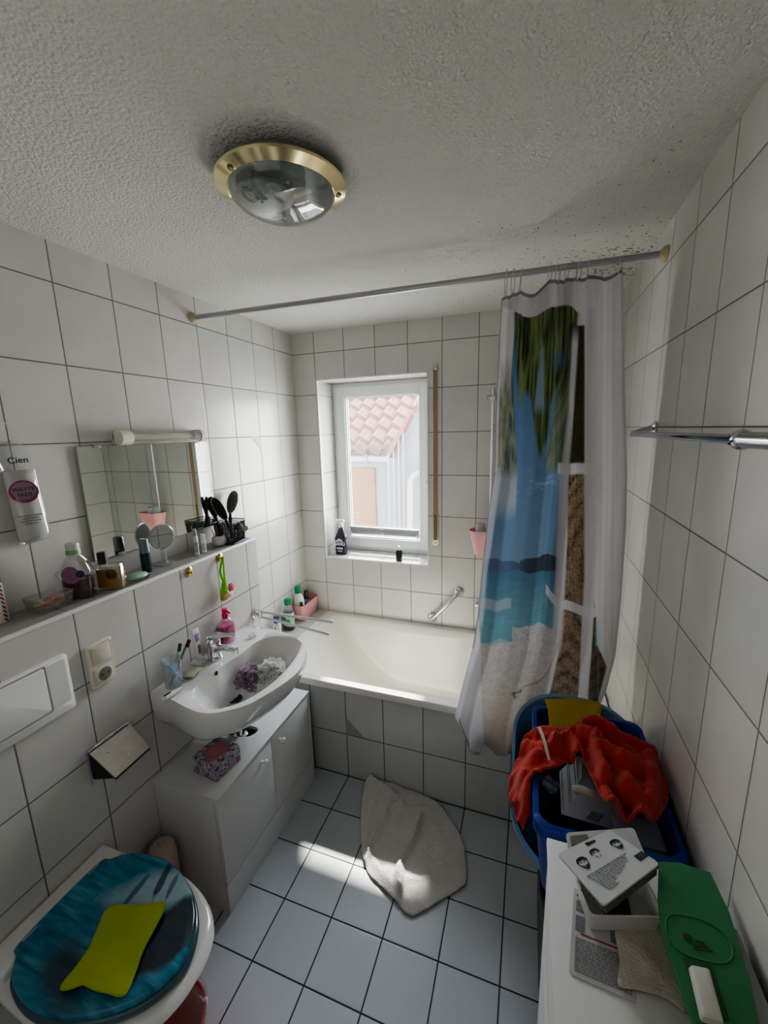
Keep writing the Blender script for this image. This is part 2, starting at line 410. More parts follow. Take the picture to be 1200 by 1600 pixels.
# pleated blind let down to the bottom of the pane
M_alu = mat('grey_aluminium', (.45, .46, .47), .35, .7)
pb = thing('pleated_blind', 'grey pleated blind folded down to a strip at the bottom of the window pane', 'blind', (.51, .19, 1.03))
b = MB()
for i in range(5): b.box((.268, .176, 1.058+i*.0052), (.768, .192, 1.0615+i*.0052), .001)
b.build('folded_fabric', mat('grey_blind_fabric', (.38, .39, .40), .8), pb)
MB().box((.266, .174, 1.084), (.770, .194, 1.094), .002).build('top_rail', M_alu, pb)
MB().box((.266, .174, 1.043), (.770, .194, 1.056), .002).build('bottom_rail', M_alu, pb)
b = MB(); b.box((.492, .168, 1.082), (.528, .178, 1.098), .003); b.build('grip', M_white, pb)
b = MB(); b.box((.500, .168, 1.040), (.520, .178, 1.058), .003); b.build('grip', M_white, pb)
for x in (.274, .762):
    MB().tube([(x, .186, 1.05), (x, .186, 1.975)], .0012, 6).build('cord', M_steel, pb)
    MB().box((x-.010, .176, 1.962), (x+.010, .196, 1.982), .002).build('bracket', M_white, pb)
    MB().box((x-.008, .172, 1.036), (x+.008, .190, 1.060), .002).build('bracket', M_white, pb)

# ================================================================ NEIGHBOUR HOUSE OUTSIDE
M_ext = mat('white_render', (.075, .077, .082), .9, var=.04, vscale=3, bump=.2)
M_extcream = mat('cream_render', (0.101, 0.097, 0.09), .9, var=.04)
hy = 5.0
nh = thing('neighbour_house', 'neighbouring house with a clay tiled roof seen through the window pane', 'house', (-1.2, 5, 0))
def Q(px, py, y=hy): return at(px, py, 'y', y)
e0, e1 = Q(525, 714), Q(607, 716)
# tiled roof: rows of barrel tiles climbing away from the gutter
r0 = Q(640, 640, 6.6)
zE = e0.z+.02; x0, x1 = -3.2, e1.x
rows = 6; P = []
for r in range(rows):
    for e in (0, 1):
        row = []
        t = (r+e)/rows
        yy = hy - .12 + t*2.3; zz = zE + t*1.42 + (.07 if e == 0 else 0.0)
        nx = 150
        lo, hi = -3.0, 2.0
        for _ in range(40):
            m_ = (lo+hi)/2; sx_, sy_ = proj((m_, yy, zz))
            if sx_ < 607+(716-sy_)/76*34: lo = m_
            else: hi = m_
        xr_ = (lo+hi)/2
        for i in range(nx+1):
            x = x0 + (xr_ - x0)*i/nx
            ph = (x+r*.02)/.30*2*PI
            row.append(Vector((x, yy, zz + .052*math.sin(ph)+.018*math.sin(2*ph))))
        P.append(row)
b = MB(); b.grid(P)
mt = mat('clay_roof_tiles', (.060, .020, .012), .85, var=.35, vscale=5, bump=.3, bscale=8)
solid(b.build('tiled_roof', mt, nh), .03)
b = MB(); b.tube([Q(520, 716), Q(606, 717)], .075, 14)
gt = b.build('gutter', mat('pale_gutter', (0.108, 0.108, 0.108), .5), nh)
MB().box((Q(574, 718).x-.03, hy-.09, e0.z-.12), (Q(574, 718).x+.03, hy+.02, e0.z+.06), .01).build('gutter_bracket', M_ext, gt)
MB().box((-3.2, hy+.02, -1.2), (Q(604, 730).x, hy+.3, e0.z+.165)).build('wall', M_ext, nh)
pA, pB = Q(549, 731), Q(589, 829)
MB().box((pA.x-.4, hy-.03, -1.2), (pB.x, hy+.03, pA.z), .01).build('brown_panel', mat('orange_brown_wall_panel', (.072, .030, .008), .85, var=.25, vscale=22), nh)
gy = hy-.2
b = MB(); b.prism([Q(606, 716, gy), Q(641, 646, gy), Q(700, 640, gy), Q(700, 900, gy), Q(606, 900, gy)], (0, .1, 0)); b.build('gable_wall', M_ext, nh)
rk = [Q(608, 716, hy-.4), Q(641, 650, hy-.4), Q(641, 640, hy-.4), Q(606, 704, hy-.4)]
b = MB(); b.prism(rk, (0, .2, 0)); b.build('verge_board', mat('red_verge', (.075, .014, .008), .7), nh)
for px in (608, 616, 624, 631):
    c = Q(px, 760, hy-.37); b = MB(); b.box((c.x-.014, c.y-.012, -1.2), (c.x+.014, c.y+.02, Q(px, 722-(px-607)*76/34).z), .004); b.build('wall_rib', mat('rib', (0.086, 0.09, 0.097), .7), nh)
dp = [Q(641, 832, hy-.45), Q(641, 765, hy-.45), Q(643, 748, hy-.45), Q(652, 740, hy-.45), Q(672, 738, hy-.45)]
MB().tube(catmull(dp, 5, False), .055, 14).build('down_pipe', mat('cream_pipe', (0.104, 0.097, 0.076), .5), nh)
b = MB(); b.box((-3.4, 7.7, Q(560, 634, 7.7).z), (Q(612, 622, 7.7).x, 7.9, Q(560, 600, 7.7).z)); b.build('upper_wall', M_extcream, nh)
b = MB(); b.tube([Q(530, 637, 7.6), Q(606, 636, 7.6)], .07, 12); b.build('upper_gutter', mat('grey_gutter', (0.058, 0.061, 0.065), .5), nh)
b = MB(); b.grid([[Q(603, 622, 7.4), Q(668, 612, 7.4)], [Q(622, 655, 6.2), Q(668, 660, 6.2)]]); solid(b.build('upper_roof', mat('red_roof', (.08, .014, .007), .8, var=.3, vscale=6), nh), .05)
struct(MB().box((-14, .8, -3.2), (14, 14, -3.0)).build('ground', mat('paving', (.42, .41, .39), .9)))

# roller shutter belt beside the window
M_belt = mat('brown_belt_fabric', (.36, .25, .15), .85, bump=.3, bscale=200)
ss = thing('shutter_strap', 'tan roller shutter strap with brass winder plate right of the window', 'strap', (.92, 0, 1.05))
MB().box((.908, -.006, 1.24), (.931, .001, 2.085)).build('belt', M_belt, ss)
MB().box((.905, -.012, 2.07), (.934, .001, 2.105), .003).build('belt_guide', M_steel, ss)
M_plate = mat('brass_plate', (.62, .55, .36), .4, .6)
wp = MB().box((.899, -.005, 1.050), (.940, .001, 1.250), .002).build('winder_plate', M_plate, ss)
MB().box((.908, -.0075, 1.082), (.931, -.004, 1.243), .001).build('belt_slot', mat('dark_brown_belt', (.20, .15, .10), .8), wp)
MB().cyl((.920, -.007, 1.066), (.920, -.003, 1.066), .004).build('screw', M_steel, wp)

# ================================================================ BATHTUB AND FITTINGS
tx0, tx1, ty0, ty1 = .151, W-.003, -.758, -.002
def rr(il, ir, f, bk, r, z): return rrect((tx0+il+tx1-ir)/2, (ty0+f+ty1-bk)/2, (tx1-ir-tx0-il)/2, (ty1-bk-ty0-f)/2, r, z, 8)
tub = thing('bathtub', 'built-in white enamel bathtub below the window', 'bathtub', ((tx0+tx1)/2, -.38, 0))
b = MB(); b.loft([rr(.03, .03, .014, .03, .02, .492), rr(0, 0, 0, 0, .012, .494), rr(0, 0, 0, 0, .012, .518), rr(.005, .005, .005, .005, .012, .525), rr(.05, .05, .042, .040, .08, .525), rr(.058, .056, .050, .048, .085, .519), rr(.085, .07, .064, .062, .10, .48), rr(.20, .10, .085, .085, .12, .34), rr(.34, .13, .105, .105, .14, .19), rr(.42, .18, .15, .15, .16, .135), rr(.60, .5, .30, .30, .05, .128)], False, True)
b.build('tub_body', mat('bath_enamel', (.80, .785, .73), .09, var=.01, coat=.3), tub)
MB().lathe([(0, .003), (.028, .003), (.03, 0)], (tx1-.42, -.38, .129)).build('drain', M_chrome, tub)
gb = thing('grab_bar', 'angled chrome grab bar on the tiled wall above the bathtub', 'grab bar', (1.0, 0, .6))
g1, g2 = at(717, 924, 'y', 0), at(676, 963, 'y', 0)
for p in (g1, g2): MB().lathe([(.031, 0), (.031, .006), (.026, .012), (.014, .016)], p, M=Matrix.Rotation(PI/2, 3, 'X').to_4x4()).build('flange', M_chrome, gb)
MB().tube(catmull([g1+Vector((0, -.005, 0)), g1+Vector((0, -.035, 0)), g1+Vector((-.015, -.058, -.016)), (g1+g2)/2+Vector((0, -.068, 0)), g2+Vector((.015, -.058, .016)), g2+Vector((0, -.035, 0)), g2+Vector((0, -.005, 0))], 6, False), .0125, 14).build('bar', M_chrome, gb)
# shower riser and bath mixer, mostly behind the curtain
sr = thing('shower_riser', 'chrome shower riser rail on the wall behind the curtain', 'shower rail', (1.245, 0, 1.0))
MB().cyl((1.245, -.045, .95), (1.245, -.045, 1.95), .0095).build('rail', M_chrome, sr)
for z in (.97, 1.905):
    b = MB(); b.cyl((1.245, 0, z), (1.245, -.055, z), .012); b.lathe([(.022, 0), (.022, .006), (.012, .008)], (1.245, 0, z), M=Matrix.Rotation(PI/2, 3, 'X').to_4x4()); b.build('bracket', M_chrome, sr)
b = MB(); b.cyl((1.245, -.045, 1.905), (1.215, -.06, 1.905), .012); b.build('knob', M_chrome, sr)
bt = thing('bath_mixer', 'chrome bath mixer tap peeping out beside the curtain edge', 'tap', (1.26, 0, .72))
b = MB(); b.cyl((1.185, -.062, .722), (1.345, -.062, .722), .022, n=24); b.cyl((1.21, .001, .722), (1.21, -.06, .722), .017); b.cyl((1.32, .001, .722), (1.32, -.06, .722), .017)
b.build('mixer_body', M_chrome, bt)
b = MB(); b.tube(catmull([(1.265, -.07, .71), (1.265, -.14, .70), (1.265, -.17, .675)], 5, False), .012); b.build('spout', M_chrome, bt)
b = MB(); b.tube([(1.185, -.062, .722), (1.172, -.062, .722)], [.019, .016]); b.tube([(1.178, -.062, .735), (1.172, -.075, .775)], [.006, .004]); b.build('lever', M_chrome, bt)

# pink basket hooked on the riser
pk = thing('hanging_basket', 'pink plastic basket hung on the shower riser', 'basket', (1.19, -.06, 1.05))
ring = lambda cx, cy, hx, hy_, r, z: rrect(cx, cy, hx, hy_, r, z, 6)
cx, cy = 1.243, -.115
b = MB(); b.loft([ring(cx, cy, .074, .036, .030, 1.048), ring(cx, cy, .086, .045, .036, 1.11), ring(cx, cy, .104, .056, .044, 1.190), ring(cx, cy, .101, .053, .042, 1.190), ring(cx, cy, .081, .041, .034, 1.10), ring(cx, cy, .070, .032, .028, 1.054)])
b.build('basket_body', M_pink, pk)
MB().tube([(cx, -.066, 1.185), (cx, -.064, 1.21), (cx, -.05, 1.227), (cx+.013, -.034, 1.217)], .006).build('hook', M_pink, pk)
M_wcap = mat('white_cap', (.80, .81, .81), .3)
def smallbottle(name, label, cat, x, y, z0, r, h, mb_, mc, group=None, capr=.8, caph=.22, n=20):
    t = thing(name, label, cat, (x, y, z0), group)
    hb = h*(1-caph)
    MB().lathe([(0, 0), (r*.92, 0), (r, .004), (r, hb*.86), (r*.93, hb*.95), (r*.55, hb), (r*.5, hb+.003)], (x, y, z0), n).build('body', mb_, t)
    MB().lathe([(r*capr, 0), (r*capr, h*caph*.9), (r*capr*.8, h*caph), (0, h*caph)], (x, y, z0+hb-.001), n).build('cap', mc, t)
    return t
smallbottle('shampoo_bottle', 'white bottle on the left inside the pink basket hung on the riser', 'bottle', cx-.046, -.118, 1.056, .026, .175, M_white, mat('silver_cap', (.6, .62, .62), .3), capr=.95)
smallbottle('shampoo_bottle', 'white bottle beside the curtain inside the pink basket hung on the riser', 'bottle', cx+.014, -.115, 1.056, .026, .165, M_white, M_wcap, capr=.95)
t = thing('razor', 'dark reddish razor handle standing at the back of the hung pink basket', 'razor', (cx+.055, -.09, 1.066))
MB().tube(catmull([(cx+.050, -.10, 1.068), (cx+.053, -.092, 1.15), (cx+.050, -.088, 1.215)], 5, False), [.004]*11, 8).build('handle', mat('reddish_brown_plastic', (.28, .09, .08), .4), t)
b = MB(); b.box((cx+.034, -.094, 1.21), (cx+.066, -.080, 1.222), .003); b.build('head', mat('razor_head', (.3, .12, .1), .4), t)

# ================================================================ BOTTLES ON SILL
sb_ = thing('spray_bottle', 'dark purple trigger spray bottle with white nozzle on the window sill', 'spray bottle', (.255, .10, WZ0))
x, y, z = .243, .080, WZ0+.0005
b = MB(); b.loft([rrect(x, y, .038, .022, .015, z), rrect(x, y, .040, .024, .016, z+.01), rrect(x-.001, y, .037, .023, .016, z+.06), rrect(x-.003, y, .036, .023, .016, z+.09), rrect(x-.002, y, .041, .024, .016, z+.115), rrect(x+.004, y, .028, .020, .014, z+.150), rrect(x+.005, y, .017, .016, .012, z+.178), rrect(x+.005, y, .015, .015, .012, z+.192)])
b.build('bottle_body', mat('dark_purple_bottle', (.022, .016, .035), .25), sb_)
b = MB(); b.lathe([(.017, 0), (.017, .022), (.012, .03)], (x+.004, y, z+.190), 16); b.box((x-.040, y-.012, z+.224), (x+.030, y+.012, z+.244), .008); b.box((x-.046, y-.007, z+.226), (x-.038, y+.007, z+.240), .003)
nz_ = b.build('spray_head', M_white, sb_)
b = MB(); b.tube(catmull([(x-.020, y, z+.228), (x-.030, y, z+.205), (x-.042, y, z+.19)], 4, False), [.006]*9, 8); b.build('trigger', M_white, nz_)
fM = lambda px_, pz_: frame((px_, y-.0262, pz_), (0, -1, .0))
lettering('lettering', 'BANG', .030, frame((x-.002, y-.0262, z+.076), (.05, -1, 0)), M_paperwhite, sb_, sx=.98, bold=.0005)
b = MB()
for k in range(9):
    a = PI*(.08+.105*k); c = Vector((x-.002, y-.0252, z+.088)); d_ = Vector((math.cos(a), 0, math.sin(a)))
    p = Vector((-d_.z, 0, d_.x)); b.prism([c+d_*.008-p*.0012, c+d_*.026-p*.003, c+d_*.026+p*.003, c+d_*.008+p*.0012], (0, -.0006, 0))
b.build('burst_print', mat('pink_burst', (.72, .50, .72), .5, var=.4, vscale=60), sb_)
b = MB(); b.box((x-.024, y-.0262, z+.040), (x+.022, y-.0232, z+.052), .0005); b.box((x-.020, y-.0262, z+.024), (x+.016, y-.0232, z+.030), .0005); b.build('print_band', mat('pale_print', (.55, .5, .58), .5), sb_)
s2 = thing('dropper_bottle', 'small dark bottle with white cap standing on the window sill', 'bottle', (.70, .05, WZ0))
x, y = at(624, 876, 'z', WZ0).x, .035
b = MB(); b.loft([rrect(x, y, .019, .014, .008, z), rrect(x, y, .020, .015, .009, z+.006), rrect(x, y, .020, .015, .009, z+.062), rrect(x, y, .013, .012, .008, z+.074)]); b.build('body', mat('teal_black_bottle', (.012, .022, .035), .2, var=.5, vscale=30), s2)
MB().lathe([(.013, 0), (.0135, .012), (.009, .024), (0, .026)], (x, y, z+.073), 18).build('cap', M_white, s2)
b = MB(); b.sphere((x, y-.0135, z+.036), .009, (1, .15, 1)); b.build('label_dot', mat('teal_label', (.05, .2, .22), .4), s2)

# ================================================================ TUB CORNER
ZS = .5225
def pb_ring(z, k): # pink trough in the corner
    return rrect(.047, -.112, .033+.010*k, .090+.016*k, .022, z)
pt = thing('storage_basket', 'pink plastic trough standing on the tiled shelf in the bath corner', 'basket', (.08, -.118, ZS))
b = MB(); b.loft([pb_ring(ZS, 0), pb_ring(ZS+.11, 1), [p+Vector((0, 0, .0)) for p in pb_ring(ZS+.114, 1.02)], pb_ring(ZS+.112, .86), pb_ring(ZS+.006, -.12)])
b.build('basket_body', M_pink, pt)
def flatbottle(name, label, x, y, z0, hx, hy_, h, mb_, mc, caph, capr, tilt=0, shoulder=.75, cat='bottle', group=None):
    t = thing(name, label, cat, (x, y, z0), group)
    Rm = Matrix.Translation((x, y, z0)) @ Matrix.Rotation(tilt, 4, 'X') @ Matrix.Translation((-x, -y, -z0))
    hb = h-caph
    R = [rrect(x, y, hx*.94, hy_*.94, min(hx, hy_)*.7, z0), rrect(x, y, hx, hy_, min(hx, hy_)*.75, z0+.006), rrect(x, y, hx, hy_, min(hx, hy_)*.75, z0+hb*shoulder), rrect(x, y, hx*.8, hy_*.85, min(hx, hy_)*.65, z0+hb*(shoulder+.13)), rrect(x, y, capr*.75, capr*.75, capr*.7, z0+hb*.97), rrect(x, y, capr*.7, capr*.7, capr*.65, z0+hb)]
    b = MB(); b.loft([[Rm @ p for p in r] for r in R]); b.build('body', mb_, t)
    b = MB(); b.loft([[Rm @ p for p in rrect(x, y, r_, r_, r_*.98, z_)] for r_, z_ in ((capr, z0+hb-.002), (capr, z0+hb+caph*.8), (capr*.85, z0+h), (capr*.3, z0+h+.001))]); b.build('cap', mc, t)
    return t, Rm
M_whbot = mat('white_bottle', (.80, .82, .82), .25)
t, Rm = flatbottle('shower_gel_bottle', 'white bottle with green cap leaning in the pink trough', .042, -.168, ZS+.008, .033, .020, .235, M_whbot, M_green, .045, .021, .10)
b = MB(); b.loft([[Rm @ p for p in rrect(.062, -.1695, .0125, .0195, .012, ZS+.015+z_)] for z_ in (.0, .05, .09, .125)]); b.build('label', mat('dark_green_label', (.03, .09, .03), .4, var=.8, vscale=60), t)
t = thing('conditioner_tube', 'black tube standing at the back of the pink trough', 'tube', (.075, -.07, ZS+.01))
MB().lathe([(0, 0), (.018, 0), (.019, .09), (.015, .13), (.012, .165), (0, .167)], (.045, -.095, ZS+.008), 18).build('body', M_black, t)
t = thing('bottle_lying', 'purple capped dark bottle lying in the pink trough', 'bottle', (.06, -.08, ZS+.07))
MB().tube([(.058, -.035, ZS+.05), (.063, -.115, ZS+.102)], [.017, .017], 16).build('body', mat('dark_violet', (.04, .02, .05), .3), t)
MB().tube([(.063, -.115, ZS+.102), (.065, -.138, ZS+.116)], [.015, .014], 16).build('cap', mat('purple_cap', (.28, .16, .34), .35), t)
def yfor(x, z, px):
    lo, hi = -1.2, 0.0
    for _ in range(40):
        m_ = (lo+hi)/2
        if proj((x, m_, z))[0] < px: lo = m_
        else: hi = m_
    return (lo+hi)/2
BY1, BY2 = yfor(.043, ZS+.06, 451.5), yfor(.034, ZS+.06, 433)
t, Rm = flatbottle('mouthwash_bottle', 'clear bottle with dark green base and green cap beside the pink trough', .043, BY1, ZS, .033, .024, .205, clear_mat('clear_bottle', (.93, .96, .95), .14, .10), M_green, .036, .021, 0, .70)
b = MB(); b.loft([rrect(.043, BY1, .0335, .0245, .018, ZS+.030), rrect(.043, BY1, .0335, .0245, .018, ZS+.115)], False, False); b.build('label', mat('green_white_label', (.45, .62, .48), .4, var=.7, vscale=22), t)
b = MB(); b.loft([rrect(.043, BY1, .031, .022, .016, ZS+.001), rrect(.043, BY1, .0338, .0248, .018, ZS+.006), rrect(.043, BY1, .0338, .0248, .018, ZS+.022)]); b.build('base', mat('dark_green_base', (.02, .10, .05), .3), t)
for dx, dz, r_ in ((.012, .062, .015), (-.016, .078, .012)):
    b = MB(); b.sphere((.043+dx, BY1-.0245, ZS+dz), r_, (1, .12, 1)); b.build('printed_leaf', mat('leaf_print', (.04, .33, .10), .4), t)
t, Rm = flatbottle('lotion_bottle', 'small white lotion bottle with navy cap beside the clear green-capped bottle', .034, BY2, ZS, .026, .017, .142, M_whbot, mat('navy_cap', (.03, .035, .14), .35), .040, .0175, 0, .86)
b = MB(); b.prism([(.026, BY2-.0177, ZS+.055), (.034, BY2-.0177, ZS+.058), (.042, BY2-.0177, ZS+.080), (.034, BY2-.0177, ZS+.072)], (0, -.0008, 0)); b.build('label_mark', M_ink, t)
b = MB(); b.prism([(.036, BY2-.0177, ZS+.086), (.054, BY2-.0177, ZS+.086), (.054, BY2-.0177, ZS+.100), (.042, BY2-.0177, ZS+.102)], (0, -.0006, 0)); b.build('pink_print', M_pink, t)
# ================================================================ WASHBASIN
ZR = .832
oc = [(45,855),(135,880),(230,930),(300,960),(360,972),(410,970),(500,952),(600,920),(700,865),(800,800),(870,740),(905,680),(915,630),(900,590),(860,555),(800,525),(720,500),(610,488)]
ic = [(285,880),(330,930),(420,945),(560,905),(700,820),(800,730),(860,650),(882,600),(860,565),(780,545),(690,555),(620,590),(560,640),(470,700),(400,760),(330,800),(292,845)]
W3 = lambda l, z: [at(x/3.529+220, y/3.529+840, 'z', z) for x, y in l]
outer = W3(oc, ZR); inner = W3(ic, ZR-.004)
outer = [Vector((max(p.x, PX+.001), p.y, p.z)) for p in outer]
outer[0] = Vector((PX+.001, outer[0].y, ZR)); outer[-1] = Vector((PX+.001, outer[-1].y, ZR))
cen = Vector((.36, -1.15, 0)); NB = 112
def radial(poly, c, n):
    out = []
    for k in range(n):
        a = 2*PI*k/n; dx, dy = math.cos(a), math.sin(a); best = None
        for p, q_ in zip(poly, poly[1:]+poly[:1]):
            ex, ey = q_.x-p.x, q_.y-p.y; den = dx*ey-dy*ex
            if abs(den) < 1e-12: continue
            t = ((p.x-c.x)*ey-(p.y-c.y)*ex)/den; s = ((p.x-c.x)*dy-(p.y-c.y)*dx)/den
            if t > 0 and -1e-6 <= s <= 1+1e-6: best = t if best is None else max(best, t)
        out.append(Vector((c.x+dx*best, c.y+dy*best, 0)))
    return out
co = catmull(outer, 5, False); OUT = radial(co, cen, NB); INN = radial(catmull(inner, 5), cen, NB)
def oring(sx, sy, z): return [Vector((PX+.001+(p.x-PX-.001)*sx, cen.y+(p.y-cen.y)*sy, z)) for p in OUT]
DR = Vector((.325, -1.16, .662))
def iring(t, z): return [Vector((p.x+(DR.x-p.x)*t, p.y+(DR.y-p.y)*t, z)) for p in INN]
wbn = thing('washbasin', 'white ceramic washbasin mounted on the low tiled wall above the cabinet', 'washbasin', (PX, -1.15, .65))
b = MB(); b.loft([oring(.25, .25, .640), oring(.5, .55, .648), oring(.74, .85, .675), oring(.88, .95, .715), oring(.965, .99, .77), oring(1, 1, .808), oring(1.0, 1, .822), oring(.992, .992, ZR), iring(-.02, ZR-.001), iring(.01, ZR-.006), iring(.05, ZR-.020), iring(.15, .78), iring(.32, .725), iring(.55, .69), iring(.8, .668), iring(.93, .663)])
basin_o = b.build('basin_body', M_ceramic, wbn, ang=60)
MB().lathe([(.030, .004), (.028, .007), (.020, .003), (0, .002)], DR, 24).build('drain_ring', mat('dark_drain', (.02, .02, .02), .4), wbn)
from mathutils.bvhtree import BVHTree
wl_ = world_loc(wbn)
bv = BVHTree.FromPolygons([v.co + wl_ for v in basin_o.data.vertices], [tuple(p.vertices) for p in basin_o.data.polygons])
ov, ovn, _, _ = bv.ray_cast(Vector(CAM), (at(337, 1052, 'z', .79)-Vector(CAM)).normalized())
if ovn.dot(Vector(CAM)-ov) < 0: ovn = -ovn
OVM = ovn.to_track_quat('Z', 'Y').to_matrix().to_4x4()
b = MB(); b.lathe([(.0, .002), (.010, .0025), (.013, .002), (.013, -.002)], ov, 18, M=OVM); ovo = b.build('overflow_ring', M_ceramic, wbn)
b = MB(); b.lathe([(.0085, .0031), (.0085, .0036), (0, .0036)], ov, 18, M=OVM); b.build('overflow_hole', M_ink, ovo)
# tap
tb = at(336, 1028, 'z', ZR)
tp = thing('basin_tap', 'chrome single lever mixer tap on the washbasin', 'tap', tb)
tx, ty = tb.x, tb.y
b = MB(); b.lathe([(.030, 0), (.030, .006), (.0265, .012), (.0265, .055), (.029, .062), (.029, .080), (.022, .092), (0, .094)], tb, 28)
tbody = b.build('tap_body', M_chrome, tp)
b = MB(); b.tube(catmull([tb+Vector((.005, 0, .040)), tb+Vector((.05, 0, .056)), tb+Vector((.11, .004, .052))], 5, False), [.022, .022, .021, .020, .019, .018, .0175, .017, .016, .015, .014], 16, flat=.8); b.cyl(tb+Vector((.105, .004, .052)), tb+Vector((.108, .004, .034)), .010)
b.build('spout', M_chrome, tp)
b = MB(); b.tube(catmull([tb+Vector((-.015, 0, .098)), tb+Vector((.03, .002, .106)), tb+Vector((.105, .006, .118))], 5, False), [.023, .025, .025, .024, .023, .021, .018, .016, .014, .013, .011], 14, flat=.5); b.build('lever', M_chrome, tp)
# soap dispenser
sd = at(356, 1003, 'z', ZR); zt = zfor(sd.x, sd.y, 951)
H = zt-ZR
t = thing('soap_dispenser', 'clear oval pump bottle of pink liquid soap with a magenta pump behind the tap', 'soap bottle', sd)
hb = H*.74
M_pinkliq = mat('pink_liquid_soap', (.72, .06, .36), .12, trans=.25, var=.1)
b = MB(); b.loft([rrect(sd.x, sd.y, *v, ZR+h_) for v, h_ in (((.020, .030, .016), 0), ((.024, .036, .020), .006), ((.026, .038, .022), hb*.4), ((.025, .036, .021), hb*.72))]); b.build('liquid', M_pinkliq, t)
b = MB(); b.loft([rrect(sd.x, sd.y, *v, ZR+h_) for v, h_ in (((.021, .031, .017), 0), ((.0255, .0375, .021), .006), ((.0275, .0395, .023), hb*.4), ((.0265, .0375, .022), hb*.72), ((.017, .020, .014), hb*.93), ((.013, .013, .012), hb))]); b.build('bottle', M_glass, t)
b = MB(); b.loft([rrect(sd.x, sd.y, .0280, .0400, .0235, ZR+hb*.25), rrect(sd.x, sd.y, .0272, .0385, .0228, ZR+hb*.62)], False, False); b.build('label', clear_mat('pink_label', (.95, .70, .82), .1, .25, (.8, .25, .5)), t)
M_mag = mat('magenta_plastic', (.72, .02, .17), .3)
b = MB(); b.lathe([(.0135, hb-.003), (.0145, hb+.018), (.010, hb+.024), (.006, hb+.027), (.006, H*.9), (.012, H*.91), (.0125, H), (0, H+.001)], (sd.x, sd.y, ZR), 20); b.tube([(sd.x, sd.y, zt-.006), (sd.x+.035, sd.y-.01, zt-.012)], [.007, .005], 10); b.build('pump', M_mag, t)
# tumbler with brushes
tu = Vector((.226, -1.352, ZR))
t = thing('toothbrush_tumbler', 'clear plastic tumbler holding toothbrushes on the left corner of the washbasin', 'tumbler', tu)
b = MB(); b.lathe([(.027, 0), (.030, .003), (.036, .105), (.0345, .105), (.0285, .006), (0, .005)], tu, 28); b.build('tumbler_wall', clear_mat('frosted_clear', (.96, .97, .98), .12, .06, (.85, .88, .95)), t)
def toothbrush(label, a, b_, mh, mb_, name='toothbrush', neck=.35):
    a, b_ = Vector(a), Vector(b_); d = (b_-a); t = thing(name, label, 'toothbrush', a, 'toothbrushes in the tumbler')
    MB().tube(catmull([a, a+d*.3, a+d*.6, a+d*.8, a+d], 4, False), [.0055]*5+[.006]*4+[.005]*4+[.004]*4, 10).build('brush_handle', mh, t)
    s = Vector((1, -.5, 0)).normalized(); u = d.normalized(); M = Matrix.Translation(a+d*.955) @ Matrix(((s.x, s.cross(u).x, u.x), (s.y, s.cross(u).y, u.y), (s.z, s.cross(u).z, u.z))).to_4x4()
    MB().box((.002, -.0055, -.014), (.0125, .0055, .014), .001, M=M).build('bristles', mb_, t)
    return t
toothbrush('toothbrush with dark green bristles standing upright in the tumbler', tu+Vector((-.012, .010, .008)), at(280, 1008, 'x', tu.x-.015), mat('grey_handle', (.45, .47, .50), .3), mat('dark_green_bristles', (.01, .09, .06), .7))
toothbrush('black headed toothbrush with grey handle leaning right in the tumbler', tu+Vector((.000, -.020, .008)), at(294, 1001, 'x', tu.x), mat('slate_handle', (.15, .18, .22), .3), mat('black_bristles', (.02, .008, .01), .7))
toothbrush('blue toothbrush leaning left head first in the tumbler', tu+Vector((.018, .022, .010)), tu+Vector((-.004, -.028, .118)), mat('blue_handle', (.10, .33, .62), .3), mat('pale_bristles', (.6, .7, .8), .7))
# toothpaste lying, soap, standing toothpaste
c1, c2 = at(258, 1090, 'z', ZR+.012), at(284, 1073, 'z', ZR+.012)
c1.z = c2.z = ZR+.010
t = thing('toothpaste_tube', 'white toothpaste tube lying in front of the tumbler on the washbasin', 'toothpaste', c1)
M_tub = mat('white_tube', (.78, .76, .74), .35)
MB().tube([c1, c1+(c2-c1)*.5, c1+(c2-c1)*.85, c2], [.0098, .0092, .005, .002], 14).build('tube_body', M_tub, t)
dcap = (c1-c2).normalized()
MB().tube([c1, c1+dcap*.012], [.008, .007], 12).build('cap', M_white, t)
b = MB(); b.box((-.022, -.004, 0), (.004, .004, .0015), .0004, M=Matrix.Translation(c1*.72+c2*.28+Vector((0, 0, .0085))) @ Matrix.Rotation(math.atan2((c2-c1).y, (c2-c1).x), 4, 'Z')); b.build('printed_band', mat('dark_blue_print', (.02, .02, .06), .5), t)
sp_ = at(299, 1051, 'z', ZR+.008); sp_.z = ZR
t = thing('soap_bar', 'cream soap bar on a clear base at the back of the washbasin', 'soap', sp_)
Mr = Matrix.Translation(sp_) @ Matrix.Rotation(.25, 4, 'Z') @ Matrix.Translation(-sp_)
MB().box(sp_+Vector((-.025, -.036, .0005)), sp_+Vector((.025, .036, .006)), .002, M=Mr).build('soap_dish', M_clear, t)
MB().box(sp_+Vector((-.022, -.032, .006)), sp_+Vector((.024, .034, .014)), .003, 2, M=Mr).build('soap', mat('cream_soap', (.66, .62, .48), .45), t)
bp_ = at(311, 1035, 'z', ZR+.004); bp_.z = ZR
t = thing('tube_stand', 'small white stand holding an upright tube behind the washbasin bowl', 'stand', bp_)
MB().box(bp_+Vector((-.022, -.024, 0)), bp_+Vector((.022, .024, .013)), .003).build('stand_base', M_white, t)
ttop = zfor(bp_.x, bp_.y, 983)
t = thing('toothpaste_tube', 'upright white toothpaste tube with violet print in the small white stand', 'toothpaste', bp_+Vector((0, 0, .013)))
b = MB(); hT = ttop-ZR-.013
z0 = ZR+.0135
